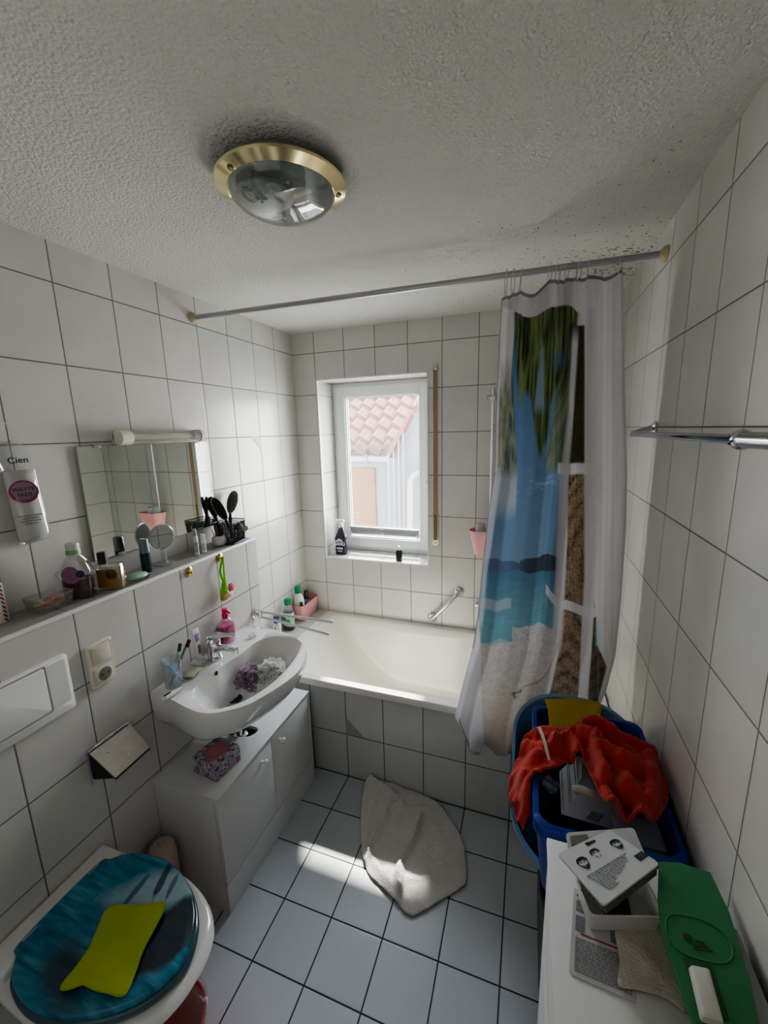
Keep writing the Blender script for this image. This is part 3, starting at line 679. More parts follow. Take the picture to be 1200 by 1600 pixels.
b.loft([rrect(bp_.x, bp_.y, hx, hyy, min(hx, hyy)*.9, z_) for hx, hyy, z_ in ((.008, .008, z0), (.009, .009, z0+.018), (.009, .009, z0+.020), (.011, .012, z0+.028), (.009, .015, z0+hT*.6), (.002, .018, z0+hT))]); b.build('tube_body', M_tub, t)
b = MB(); b.box((bp_.x+.0035, bp_.y-.011, z0+hT*.55), (bp_.x+.0085, bp_.y+.011, z0+hT*.86), .002); b.build('violet_print', mat('violet_print', (.30, .22, .50), .5), t)
MB().box((bp_.x+.0075, bp_.y-.006, z0+hT*.20), (bp_.x+.0108, bp_.y+.007, z0+hT*.50), .001).build('grey_print', mat('grey_brown_print', (.22, .14, .14), .5), t)
rs = at(394, 995, 'z', ZR); 
t = thing('ring_box', 'small crumpled clear plastic wrapper lying on the right back corner of the washbasin', 'wrapper', rs)
b = MB()
for k in range(7):
    a = k*.9; p = rs+Vector((.012*math.cos(a), .016*math.sin(a), .008)); b.box((-.010, -.006, -.004), (.010, .006, .004), .002, M=Matrix.Translation(p) @ Matrix.Rotation(a*1.7, 4, 'Z') @ Matrix.Rotation(.25*(k % 3), 4, 'X'))
b.build('wrapper_fold', M_glass, t); t.name = 'plastic_wrapper'
# bath puffs
def puff(label, c, R, m, seed):
    rnd = random.Random(seed); b = MB()
    for i in range(110):
        d = Vector((rnd.gauss(0, 1), rnd.gauss(0, 1), rnd.gauss(0, 1))).normalized()
        if d.z < -.5: d.z *= -.5; d.normalize()
        cc = Vector(c)+Vector((d.x*R, d.y*R, d.z*R*.85))*rnd.uniform(.35, .85)
        u = d.orthogonal().normalized(); u.rotate(Matrix.Rotation(rnd.uniform(0, 6), 3, d)); v = d.cross(u)
        r0 = rnd.uniform(.010, .020); n = 14
        A, B = [], []
        for k in range(n+1):
            a = 2*PI*k/n*.86; w = .004*math.sin(3*a+i)
            q_ = cc+(u*math.cos(a)+v*math.sin(a))*r0+d*(w)
            A.append(q_); B.append(cc+(u*math.cos(a)+v*math.sin(a))*(r0*1.28)+d*(w*1.8+.009))
        b.grid([A, B])
    o = b.build('bath_puff', m, None, ang=80); return tag(o, label, 'bath puff')
def netmat(name, col):
    m = bpy.data.materials.new(name); m.use_nodes = True; N, L = nm(m); N.clear()
    o = N.new('ShaderNodeOutputMaterial'); d = N.new('ShaderNodeBsdfDiffuse'); t = N.new('ShaderNodeBsdfTranslucent'); x = N.new('ShaderNodeMixShader'); x.inputs[0].default_value = .4
    nz = N.new('ShaderNodeTexNoise'); nz.inputs['Scale'].default_value = 40; cr = N.new('ShaderNodeMixRGB'); cr.inputs[1].default_value = (*[c*.8 for c in col], 1); cr.inputs[2].default_value = (*col, 1)
    L.new(nz.outputs['Fac'], cr.inputs[0]); L.new(cr.outputs[0], d.inputs[0]); L.new(cr.outputs[0], t.inputs[0]); L.new(d.outputs[0], x.inputs[1]); L.new(t.outputs[0], x.inputs[2])
    tr = N.new('ShaderNodeBsdfTransparent'); x2 = N.new('ShaderNodeMixShader'); x2.inputs[0].default_value = .18; L.new(x.outputs[0], x2.inputs[1]); L.new(tr.outputs[0], x2.inputs[2]); L.new(x2.outputs[0], o.inputs[0]); return m
puff('mauve bath puff lying in the washbasin', at(392, 1060, 'z', .745), .066, netmat('mauve_net', (.46, .34, .43)), 3)
puff('white bath puff lying in the washbasin beside the mauve one', at(424, 1050, 'z', .765), .060, netmat('white_net', (.86, .87, .82)), 5)
# waste trap
wt = thing('drain_trap', 'chrome drain pipe under the washbasin going into the cabinet top', 'drain pipe', (.325, -1.15, .43))
MB().lathe([(.020, .22), (.026, .21), (.026, .16), (.018, .15), (.018, .07), (.030, .065), (.030, -.02), (.022, -.03), (0, -.03)], (.325, -1.15, .425), 24).build('trap_body', M_chrome, wt)
MB().tube(catmull([(.32, -1.15, .52), (.27, -1.165, .55), (.22, -1.18, .55), (.172, -1.18, .55)], 5, False), .014, 12).build('outlet_pipe', M_chrome, wt)

# ================================================================ CABINET UNDER THE BASIN
CX0, CX1, CY0, CY1, CZ = .1725, .465, -1.450, -.815, .5
uc = thing('sink_cabinet', 'low white cabinet with two doors under the washbasin', 'cabinet', (.32, -1.13, 0))
b = MB(); t_ = .016
b.box((CX0, CY0, 0), (CX1-.018, CY0+t_, CZ-t_)); b.box((CX0, CY1-t_, 0), (CX1, CY1, CZ-t_)); b.box((CX0, CY0+t_, .03), (CX0+.006, CY1-t_, CZ-t_)); b.box((CX0, CY0+t_, .12), (CX1-.02, CY1-t_, .136))
b.build('carcass', M_lacq, uc)
# top panel with a stadium cut-out for the drain
hc = Vector((.315, -1.142)); n = 48
inn = []
for k in range(n):
    a = 2*PI*k/n; c_, s_ = math.cos(a), math.sin(a)
    px_, py_ = .076*abs(c_)**.6*(1 if c_ > 0 else -1), .036*abs(s_)**.75*(1 if s_ > 0 else -1)
    inn.append((hc.x+px_*.98+py_*.22, hc.y+py_-px_*-.10))
inn = [Vector((x_, y_, 0)) for x_, y_ in inn]
rect = [Vector((CX0, CY0, 0)), Vector((CX1, CY0, 0)), Vector((CX1, CY1, 0)), Vector((CX0, CY1, 0))]
hcv = Vector((hc.x, hc.y, 0)); angs = sorted(set([round(math.atan2(p.y-hc.y, p.x-hc.x) % (2*PI), 5) for p in rect] + [round(2*PI*k/n, 5) for k in range(n)]))
def ray(poly, a):
    dx, dy = math.cos(a), math.sin(a); best = 0
    for p, q_ in zip(poly, poly[1:]+poly[:1]):
        ex, ey = q_.x-p.x, q_.y-p.y; den = dx*ey-dy*ex
        if abs(den) < 1e-12: continue
        tt = ((p.x-hc.x)*ey-(p.y-hc.y)*ex)/den; s = ((p.x-hc.x)*dy-(p.y-hc.y)*dx)/den
        if tt > 0 and -1e-4 <= s <= 1.0001: best = max(best, tt)
    return hc.x+dx*best, hc.y+dy*best
RO = [ray(rect, a) for a in angs]; RI = [ray(inn, a) for a in angs]
V3 = lambda l, z: [Vector((x_, y_, z)) for x_, y_ in l]
rings = [V3(RI, CZ-t_), V3(RO, CZ-t_), V3(RO, CZ), V3(RI, CZ), V3(RI, CZ-t_)]
b = MB(); b.loft(rings, False, False); bmesh.ops.remove_doubles(b.bm, verts=b.bm.verts, dist=1e-6); b.build('top_panel', M_lacq, uc)
MB().box((CX1-.018, CY0, 0), (CX1-.001, CY1-t_-.002, .128)).build('plinth', M_lacq, uc)
b = MB(); b.box((CX1-.001, CY0+.002, .128), (CX1+.0, CY1-t_, .13)); 
for y0, y1, ky in ((CY0+.001, -1.1345, -1.205), (-1.1315, CY1-t_-.003, -1.078)):
    d = MB().box((CX1-.017, y0, .131), (CX1, y1, CZ-t_-.002), .0015).build('door', M_lacq, uc)
    b2 = MB(); b2.lathe([(.005, 0), (.005, .012), (.0115, .018), (.0125, .024), (.008, .029), (0, .030)], (CX1, ky, .443), 20, M=Matrix.Rotation(PI/2, 4, 'Y')); b2.build('knob', M_ceramic, d)
# tissue box on it
K = [at(*p, 'z', CZ+.001) for p in ((276, 1205), (347, 1224), (376, 1176))]
tb0 = Vector((.36, -1.325, CZ+.0005))
tbx = thing('tissue_box', 'floral tissue box with a rose pink oval on the cabinet top', 'tissue box', tb0)
Mt = Matrix.Translation(tb0) @ Matrix.Rotation(-.12, 4, 'Z')
m = bpy.data.materials.new('floral_card'); m.use_nodes = True; N, L = nm(m); bs = N['Principled BSDF']; bs.inputs['Roughness'].default_value = .6
tc = N.new('ShaderNodeTexCoord'); vo = N.new('ShaderNodeTexVoronoi'); vo.inputs['Scale'].default_value = 70; L.new(tc.outputs['Object'], vo.inputs['Vector'])
cr = N.new('ShaderNodeValToRGB'); cr.color_ramp.interpolation = 'CONSTANT'
els = cr.color_ramp.elements; els[0].position = 0; els[0].color = (.05, .015, .06, 1); els[1].position = .25; els[1].color = (.35, .33, .38, 1)
for p_, c_ in ((.45, (.30, .05, .15, 1)), (.55, (.48, .46, .50, 1)), (.70, (.10, .11, .13, 1)), (.80, (.42, .25, .34, 1)), (.9, (.45, .44, .48, 1))):
    e = els.new(p_); e.color = c_
n_ = N.new('ShaderNodeTexNoise'); n_.inputs['Scale'].default_value = 55; n_.inputs['Detail'].default_value = 4; L.new(tc.outputs['Object'], n_.inputs['Vector'])
sx_ = N.new('ShaderNodeSeparateColor'); L.new(vo.outputs['Color'], sx_.inputs[0])
mm = N.new('ShaderNodeMixRGB'); mm.inputs[0].default_value = .5; L.new(sx_.outputs[0], mm.inputs[1]); L.new(n_.outputs['Fac'], mm.inputs[2]); L.new(mm.outputs[0], cr.inputs[0]); L.new(cr.outputs[0], bs.inputs['Base Color'])
MB().box((-.060, -.060, 0), (.060, .060, .066), .003, M=Mt).build('box_body', m, tbx)
b = MB(); b.loft([[Mt @ Vector((.040*math.cos(2*PI*k/36)*(1+.04*math.sin(8*PI*k/36)), .047*math.sin(2*PI*k/36)*(1+.04*math.sin(8*PI*k/36)), z_)) for k in range(36)] for z_ in (.0655, .0668)]); b.build('opening_cover', mat('rose_card', (.50, .19, .19), .6), tbx)
b = MB(); b.tube([Mt @ Vector((.030*math.cos(a_), .036*math.sin(a_), .0670)) for a_ in [2*PI*k/40 for k in range(40)]], .0006, 5, closed=True); b.build('perforation', mat('dark_rose', (.25, .06, .08), .6), tbx)

# ================================================================ TOILET
TY, LZ = -1.815, .462
def dshape(sc, z, x0=.235, fr=.672, hw=.175, dx=0):
    half = [(0, .55), (.06, .72), (.16, .90), (.30, .99), (.44, 1.0), (.60, .93), (.76, .76), (.88, .55), (.96, .30), (1.0, 0)]
    L_ = fr-x0; cx_ = (x0+fr)/2
    pts = [(x0+u*L_, v*hw) for u, v in half]
    full = [Vector((x, TY+y, z)) for x, y in pts] + [Vector((x, TY-y, z)) for x, y in reversed(pts[:-1])]
    full = catmull(full, 5)
    return [Vector((cx_+dx+(p.x-cx_)*sc, TY+(p.y-TY)*sc, z)) for p in full]
wc = thing('toilet', 'wall-hung white toilet with a blue dolphin-water lid', 'toilet', (PX, TY, .2))
rim = lambda sx, sy, z, sh=0.0: [Vector((PX+.001+(p.x-PX-.001)*sx, TY+(p.y-TY)*sy, z)) for p in ([Vector((PX+.001, TY+.180, 0)), ] and base)]
hb_ = [(.171, .165), (.25, .178), (.36, .186), (.47, .186), (.56, .170), (.63, .140), (.68, .095), (.702, .045), (.706, 0)]
base = catmull([Vector((x, TY+y, 0)) for x, y in hb_]+[Vector((x, TY-y, 0)) for x, y in reversed(hb_[:-1])], 5, False)
def brg(sx, sy, z): return [Vector((PX+.001+(p.x-PX-.001)*sx, TY+(p.y-TY)*sy, z)) for p in base]
b = MB(); b.loft([brg(.38, .42, .12), brg(.46, .52, .15), brg(.60, .66, .22), brg(.80, .83, .30), brg(.95, .95, .37), brg(1, 1, .405), brg(.985, .985, .418), brg(.95, .94, .421)]); b.build('bowl', M_ceramic, wc, ang=60)
bk = MB(); bk.box((PX+.0005, TY-.165, .405), (.262, TY+.165, .445), .012, 3); bk.build('hinge_deck', M_ceramic, wc)
b = MB(); b.loft([dshape(1.03, .421), dshape(1.045, .426), dshape(1.045, .438), dshape(1.02, .443)]); b.build('seat', mat('seat_dark_edge', (.04, .10, .13), .12, var=.4, coat=.6), wc, ang=60)
# lid with a sea print
m = bpy.data.materials.new('sea_print_lid'); m.use_nodes = True; N, L = nm(m); bs = N['Principled BSDF']
g = N.new('ShaderNodeNewGeometry'); mp = N.new('ShaderNodeMapping'); mp.inputs['Rotation'].default_value = (0, 0, .75); mp.inputs['Scale'].default_value = (3.5, 22, 1); L.new(g.outputs['Position'], mp.inputs[0])
n1 = N.new('ShaderNodeTexNoise'); n1.inputs['Scale'].default_value = 2.2; n1.inputs['Detail'].default_value = 6; n1.inputs['Distortion'].default_value = .7; L.new(mp.outputs[0], n1.inputs['Vector'])
cr = N.new('ShaderNodeValToRGB'); e = cr.color_ramp.elements; e[0].position = .25; e[0].color = (.010, .075, .16, 1); e[1].position = .78; e[1].color = (.12, .36, .44, 1); k_ = e.new(.45); k_.color = (.02, .17, .29, 1); k_ = e.new(.60); k_.color = (.04, .25, .37, 1)
L.new(n1.outputs['Fac'], cr.inputs[0])
sp2 = N.new('ShaderNodeSeparateXYZ'); L.new(g.outputs['Position'], sp2.inputs[0])
def blob(cx_, cy_, rx, ry, ang_, soft, col, prev, amt=.9, nscale=9):
    mp2 = N.new('ShaderNodeMapping'); mp2.vector_type = 'TEXTURE'; mp2.inputs['Location'].default_value = (cx_, cy_, LZ); mp2.inputs['Rotation'].default_value = (0, 0, ang_); mp2.inputs['Scale'].default_value = (rx, ry, 1); L.new(g.outputs['Position'], mp2.inputs[0])
    nn = N.new('ShaderNodeTexNoise'); nn.inputs['Scale'].default_value = nscale; nn.inputs['Detail'].default_value = 4; L.new(g.outputs['Position'], nn.inputs['Vector'])
    ln = N.new('ShaderNodeVectorMath'); ln.operation = 'LENGTH'; L.new(mp2.outputs[0], ln.inputs[0])
    a_ = N.new('ShaderNodeMath'); a_.operation = 'MULTIPLY_ADD'; L.new(nn.outputs['Fac'], a_.inputs[0]); a_.inputs[1].default_value = .9; L.new(ln.outputs['Value'], a_.inputs[2])
    r_ = N.new('ShaderNodeMapRange'); r_.inputs['From Min'].default_value = 1.45-soft; r_.inputs['From Max'].default_value = 1.45+soft; r_.inputs['To Min'].default_value = amt; r_.inputs['To Max'].default_value = 0; L.new(a_.outputs[0], r_.inputs['Value'])
    x_ = N.new('ShaderNodeMixRGB'); L.new(r_.outputs[0], x_.inputs[0]); L.new(prev, x_.inputs[1]); x_.inputs[2].default_value = (*col, 1); return x_.outputs[0]
o_ = cr.outputs[0]
o_ = blob(.50, -1.70, .14, .05, .45, .35, (.42, .58, .62), o_, .75, 14)
o_ = blob(.60, -1.78, .11, .055, 1.25, .15, (.012, .02, .035), o_, .95, 12)
o_ = blob(.565, -1.86, .05, .03, .6, .2, (.008, .012, .02), o_, .9, 20)
o_ = blob(.47, -1.69, .050, .010, 1.9, .2, (.02, .03, .10), o_, .85, 30)
o_ = blob(.42, -1.735, .045, .009, 1.6, .2, (.03, .05, .12), o_, .7, 30)
o_ = blob(.51, -1.69, .035, .007, 1.9, .2, (.03, .05, .12), o_, .7, 30)
o_ = blob(.42, -1.93, .09, .04, -.4, .4, (.02, .03, .05), o_, .8, 20)
L.new(o_, bs.inputs['Base Color']); bs.inputs['Roughness'].default_value = .2; bs.inputs['Coat Weight'].default_value = .25
b = MB(); b.loft([dshape(1.0, .4435), dshape(1.015, .447), dshape(1.015, .456), dshape(.985, LZ-.001), dshape(.90, LZ+.0005)]); b.build('lid', m, wc, ang=60)
for s in (-1, 1): MB().tube([(.243, TY+s*.085-.018, .452), (.243, TY+s*.085+.018, .452)], .010, 14).build('hinge', M_chrome, wc)
cl = draped('sponge_cloth', [(170,1418,.474),(215,1414,.470),(257,1411,.480),(247,1442,.476),(228,1478,.470),(214,1515,.470),(196,1555,.474),(165,1552,.482),(130,1540,.488),(93,1546,.476),(120,1510,.470),(140,1480,.470),(153,1450,.470)], [(180,1490,.468),(160,1530,.478),(220,1440,.470)], [], mat('lime_sponge_cloth', (.42, .52, .05), .85, bump=.6, bscale=260, var=.22, vscale=9), step=.007, fr=.0015, frs=12, thick=.0025, sm=4)
tag(cl, 'lime green sponge cloth lying on the toilet lid', 'sponge cloth')
for v_ in cl.data.vertices: v_.co.z = max(v_.co.z, LZ+.0012)
# red bucket and brush holder on the floor
rb = thing('bucket', 'red plastic bucket with pale rim on the floor beside the toilet', 'bucket', (.56, -1.84, 0))
bc = (.578, -1.812, 0)
b = MB(); b.lathe([(.072, 0), (.095, .19), (.092, .19), (.072, .005), (0, .005)], bc, 36); b.build('bucket_wall', mat('red_plastic', (.72, .015, .025), .35), rb)
MB().lathe([(.093, .187), (.101, .187), (.102, .197), (.093, .197), (.093, .187)], bc, 36).build('rim', M_clear, rb)
MB().tube([(bc[0]+.097*math.cos(a), bc[1]+.097*math.sin(a), .183) for a in [PI*k/16-.6 for k in range(17)]], .0025, 6).build('bail', M_steel, rb)
br = thing('toilet_brush_holder', 'beige toilet brush holder between the toilet and the cabinet', 'toilet brush', (.245, -1.51, 0))
MB().lathe([(.048, 0), (.050, .01), (.046, .22), (.047, .27), (.040, .295), (.015, .305), (0, .305)], (.245, -1.512, 0), 28).build('holder', mat('beige_plastic', (.56, .44, .36), .5), br)
MB().lathe([(.010, .300), (.010, .315), (.007, .322), (0, .323)], (.245, -1.512, 0), 14).build('brush_handle', mat('beige_handle', (.52, .42, .35), .5), br)

# ================================================================ PLATES ON THE LOW WALL
fl = thing('flush_plate', 'white toilet flush plate on the low tiled wall', 'flush plate', (PX, -1.78, 1.03))
def plate(y0, y1, z0, z1, r, x): return [Vector((x, p.x, p.y)) for p in rrect((y0+y1)/2, (z0+z1)/2, (y1-y0)/2, (z1-z0)/2, r, 0, 6)]
y0, y1, z0, z1 = -1.895, -1.655, .950, 1.128
b = MB(); b.loft([plate(y0, y1, z0, z1, .012, PX-.001), plate(y0, y1, z0, z1, .012, PX+.008), plate(y0+.006, y1-.006, z0+.006, z1-.006, .012, PX+.013)]); fpl = b.build('plate', M_white, fl)
b = MB(); b.loft([plate(-1.884, -1.722, .984, 1.118, .006, PX+.010), plate(-1.884, -1.722, .984, 1.118, .006, PX+.016), plate(-1.881, -1.726, .988, 1.114, .006, PX+.0175)]); b.build('flush_button', M_white, fl)
b = MB(); b.loft([plate(-1.714, -1.667, .984, 1.118, .006, PX+.010), plate(-1.714, -1.667, .984, 1.118, .006, PX+.0145)]); b.build('flush_button', M_white, fl)
b = MB(); b.loft([plate(-1.888, -1.7165, .979, 1.122, .006, PX+.0128), plate(-1.888, -1.7165, .979, 1.122, .006, PX+.0133)]); b.build('button_gap_shade', mat('shadow_gap', (.32, .32, .31), .8), fl)  # flat grey sheet, shade of the gap round the button put into its colour
so = thing('light_switch_socket', 'cream light switch above a power socket in one frame on the low tiled wall', 'switch', (PX, -1.56, 1.04))
y0, y1, z0, z1 = -1.601, -1.521, .966, 1.112
M_crm = mat('cream_plastic', (.66, .63, .52), .35)
b = MB(); b.loft([plate(y0, y1, z0, z1, .006, PX), plate(y0, y1, z0, z1, .006, PX+.008), plate(y0+.003, y1-.003, z0+.003, z1-.003, .006, PX+.012)]); b.build('frame', M_crm, so)
MB().box((PX+.010, -1.589, 1.046), (PX+.0165, -1.533, 1.102), .002, M=Matrix.Identity(4)).build('rocker', M_crm, so)
sk = MB(); sk.box((PX+.010, -1.589, .976), (PX+.0155, -1.533, 1.032), .002); sk = sk.build('socket', M_crm, so)
b = MB(); b.lathe([(.0215, .0150), (.0215, .0158), (.020, .0160), (0, .0160)], (PX, -1.561, 1.004), 28, M=Matrix.Rotation(PI/2, 4, 'Y')); b.build('socket_recess_shade', mat('socket_shadow', (.20, .185, .15), .6), sk)  # flat darker disc, colour stands in for the shade inside the socket well
for dy in (-.0095, .0095):
    b = MB(); b.lathe([(.003, .016), (.003, .0166), (0, .0166)], (PX, -1.561+dy, 1.004), 12, M=Matrix.Rotation(PI/2, 4, 'Y')); b.build('pin_hole', M_ink, sk)
for dz in (-.0185, .0185): MB().box((PX+.0155, -1.5635, 1.004+dz-.002), (PX+.0175, -1.5585, 1.004+dz+.002), .0005).build('earth_clip', M_steel, sk)
# toilet paper holder, empty
th = thing('toilet_paper_holder', 'metal toilet paper holder with a stained flap on the low tiled wall', 'paper holder', (PX, -1.575, .72))
A_ = [(.182, -1.648, .777), (.182, -1.509, .777), (.272, -1.520, .716), (.272, -1.642, .710)]
b = MB(); b.prism(A_, (.003, 0, .004)); lid = b.build('flap', mat('stained_aluminium', (.50, .47, .41), .45, .35, var=.22, vscale=30), th)
b = MB(); b.box((PX, -1.650, .664), (PX+.004, -1.506, .784), .001); b.build('back_plate', M_steel, th)
b = MB(); b.tube([(.176, -1.650, .784), (.176, -1.506, .784)], .0045, 8); b.build('hinge_rod', M_chrome, th)
b = MB(); b.tube([A_[3], A_[2]], .005, 8); b.build('flap_edge', M_dark, th)
for y_, lab in ((-1.645, 0), (-1.513, 1)):
    b = MB(); b.prism([(PX+.003, y_, .775), (PX+.003, y_, .680), (.268, y_+(.004 if not lab else -.007), .709)], (0, .002, 0)); b.build('side_cheek', M_dark, th)
b = MB(); b.tube(catmull([(.225, -1.584, .7527), (.232, -1.574, .7477), (.246, -1.572, .7376), (.256, -1.579, .7304)], 4, False), .0016, 6); b.build('scratch_mark', mat('pale_scratch', (.66, .63, .58), .6), lid)
for y_, x_ in ((-1.572, .232), (-1.612, .212), (-1.545, .235)):
    zz = .777-(x_-.182)*.72+.0060; b = MB(); b.lathe([(.003, 0), (.002, .001), (0, .001)], (x_, y_, zz), 10, M=Matrix.Rotation(.6, 4, 'Y')); b.build('rivet', M_black, lid)

# swivel towel rail beside the basin
cp = at(403, 972, 'x', PX)
sw = thing('swivel_towel_rail', 'chrome towel rail with two swivel arms on the low wall end beside the washbasin', 'towel rail', cp)
cz = .862; cyy = -.795
b = MB(); b.lathe([(.026, 0), (.026, .008), (.018, .012), (0, .012)], (PX, cyy, cz), 24, M=Matrix.Rotation(PI/2, 4, 'Y')); b.cyl((PX+.01, cyy, cz), (PX+.035, cyy, cz), .010); b.cyl((PX+.035, cyy, cz-.022), (PX+.035, cyy, cz+.022), .011); b.build('pivot', M_chrome, sw)
for px_, py_, z_ in ((518, 972, cz+.013), (512, 991, cz-.013)):
    e_ = at(px_, py_, 'z', z_); b = MB(); s_ = Vector((PX+.035, cyy, z_)); b.tube([s_, e_], .0062, 12); b.sphere(e_, .0066); b.build('arm', M_steel, sw)

# ================================================================ MIRROR AND LAMP
mi = thing('wall_mirror', 'frameless rectangular mirror leaning on clips above the tiled ledge', 'mirror', (.01, -1.115, 1.3))
my0, my1, mz0, mz1 = -1.415, -.815, 1.318, 1.716
mm_ = bpy.data.materials.new('mirror_silver'); mm_.use_nodes = True; bs = mm_.node_tree.nodes['Principled BSDF']; bs.inputs['Metallic'].default_value = 1; bs.inputs['Roughness'].default_value = .01; bs.inputs['Base Color'].default_value = (.90, .95, .92, 1)
nzz = mm_.node_tree.nodes.new('ShaderNodeTexNoise'); nzz.inputs['Scale'].default_value = 3; mrr = mm_.node_tree.nodes.new('ShaderNodeMapRange'); mrr.inputs['To Min'].default_value = .004; mrr.inputs['To Max'].default_value = .018; mm_.node_tree.links.new(nzz.outputs['Fac'], mrr.inputs['Value']); mm_.node_tree.links.new(mrr.outputs[0], bs.inputs['Roughness'])
MB().box((.006, my0, mz0), (.0105, my1, mz1)).build('mirror_glass', mm_, mi)
framebox_pts = None
b = MB(); b.box((.0045, my0-.0015, mz0-.0015), (.0100, my0, mz1+.0015)); b.box((.0045, my1, mz0-.0015), (.0100, my1+.0015, mz1+.0015)); b.box((.0045, my0, mz1), (.0100, my1, mz1+.0015)); b.box((.0045, my0, mz0-.0015), (.0100, my1, mz0)); b.box((.001, my0+.02, mz0+.02), (.0058, my1-.02, mz1-.02)); b.build('mirror_edge', mat('glass_edge', (.30, .36, .34), .3), mi)
for y_, z_ in ((my0+.07, mz1), (my1-.07, mz1), (my0+.10, mz0), (my1-.10, mz0)):
    MB().box((.002, y_-.014, z_-.006), (.0135, y_+.014, z_+.006), .002).build('clip', mat('clip_plastic', (.32, .33, .31), .4), mi)
ml = thing('mirror_lamp', 'horizontal tube wall lamp with ribbed clear cover above the mirror', 'wall lamp', (.04, -1.085, 1.745))
ly0, ly1, lz = -1.282, -.882, 1.744
MB().box((.0005, ly0, lz-.024), (.018, ly1, lz+.024), .003).build('lamp_base', M_white2, ml)
for y_, d in ((ly0, .045), (ly1-.018, .018)): MB().tube([(.036, y_, lz), (.036, y_+d, lz)], .0275, 24).build('end_cap', M_white2, ml)
b = MB()
R_ = [[Vector((.036+(.0245+.0012*math.cos(20*a))*math.cos(a), y_, lz+(.0245+.0012*math.cos(20*a))*math.sin(a))) for a in [2*PI*k/120 for k in range(120)]] for y_ in (ly0+.045, ly1-.018)]
b.loft(R_, False, False); b.build('ribbed_cover', clear_mat('ribbed_clear', (.90, .91, .88), .2, .25, (.75, .75, .70)), ml, ang=80)
MB().tube([(.034, ly0+.05, lz), (.034, ly1-.06, lz)], .011, 16).build('light_tube', M_white, ml)
MB().tube([(.036, ly1-.06, lz), (.036, ly1-.045, lz)], .013, 14).build('tube_holder', M_dark, ml)
# ================================================================ THINGS ON THE TILED LEDGE
ZL = PZ+.001
def led(px, py): return at(px, py, 'z', ZL)
# spray can with striped border
c = led(13, 966); c.y -= .026; c = Vector((c.x, c.y, ZL)); h = zfor(c.x, c.y, 886)-ZL
t = thing('shaving_spray_can', 'spray can with red and blue slanted stripes at the left end of the ledge', 'spray can', c)
MB().lathe([(0, 0), (.026, 0), (.0268, .004), (.0265, h*.66), (.024, h*.70), (0, h*.70)], c, 28).build('can_body', mat('ivory_can', (.66, .62, .55), .35), t)
MB().lathe([(.0245, h*.695), (.0245, h*.98), (.022, h), (0, h)], c, 28).build('cap', M_black, t)
M_blue = mat('navy_stripe', (.02, .03, .22), .45); M_redst = mat('red_stripe', (.42, .03, .03), .45)
ad = math.atan2(CAM[1]-c.y, CAM[0]-c.x)
for i in range(9):
    b = MB(); z_ = ZL+.008+i*.0128; a0_ = ad+.62
    def cp_(a, z): return (c.x+.0272*math.cos(a), c.y+.0272*math.sin(a), z)
    b.grid([[cp_(a0_+k*.08, z_-k*.0022+dz) for k in range(6)] for dz in (0, .0072)]); b.build('printed_stripe', M_blue if i % 2 else M_redst, t)
b = MB()
for i in range(6):
    z_ = ZL+.03+i*.010; b.grid([[(c.x+.0271*math.cos(a), c.y+.0271*math.sin(a), z_+dz) for a in [ad-.3+k*.1 for k in range(8-(i % 3))]] for dz in (0, .003)])
b.build('printed_text', M_inkgrey, t)
# clear tray with floss picks
c = led(62, 942); c = Vector((.072, -1.612, ZL))
t = thing('clear_tray', 'clear plastic tray holding coloured dental picks on the ledge', 'tray', c)
def trr(hx, hy_, r, z): return rrect(c.x, c.y, hx, hy_, r, z)
b = MB(); b.loft([trr(.034, .046, .008, ZL), trr(.040, .052, .009, ZL+.045), trr(.0385, .0505, .008, ZL+.045), trr(.033, .045, .007, ZL+.003)]); b.build('tray_wall', clear_mat('tray_clear', (.97, .97, .97), .14, .03), t)
rnd = random.Random(4)
pk_cols = [('orange', (.72, .20, .03)), ('red', (.62, .07, .04)), ('yellow', (.70, .52, .14)), ('teal', (.04, .26, .22)), ('white', (.7, .72, .66)), ('orange', (.72, .22, .04))]
pm = {n_: mat(n_+'_pick', col, .4) for n_, col in dict(pk_cols).items()}
for i in range(14):
    n_, _ = pk_cols[i % 6]; x_ = c.x+rnd.uniform(-.016, .016); y_ = c.y+rnd.uniform(-.026, .026); a = rnd.uniform(0, PI); z_ = ZL+.007+i*.0022
    d = Vector((math.cos(a)*.6, math.sin(a), 0)).normalized()*.017
    b = MB(); b.tube([Vector((x_, y_, z_))-d, Vector((x_, y_, z_))+d], .0024, 6); nn = d.cross(Vector((0, 0, 1))).normalized()*.006
    b.tube([Vector((x_, y_, z_))+d*.6+nn*0, Vector((x_, y_, z_))+d+nn, Vector((x_, y_, z_))+d*1.5+nn*.9], .002, 6)
    tag(b.build('dental_pick', pm[n_]), f'{n_} dental pick lying in the clear tray on the ledge', 'dental pick', 'dental picks in the clear tray')
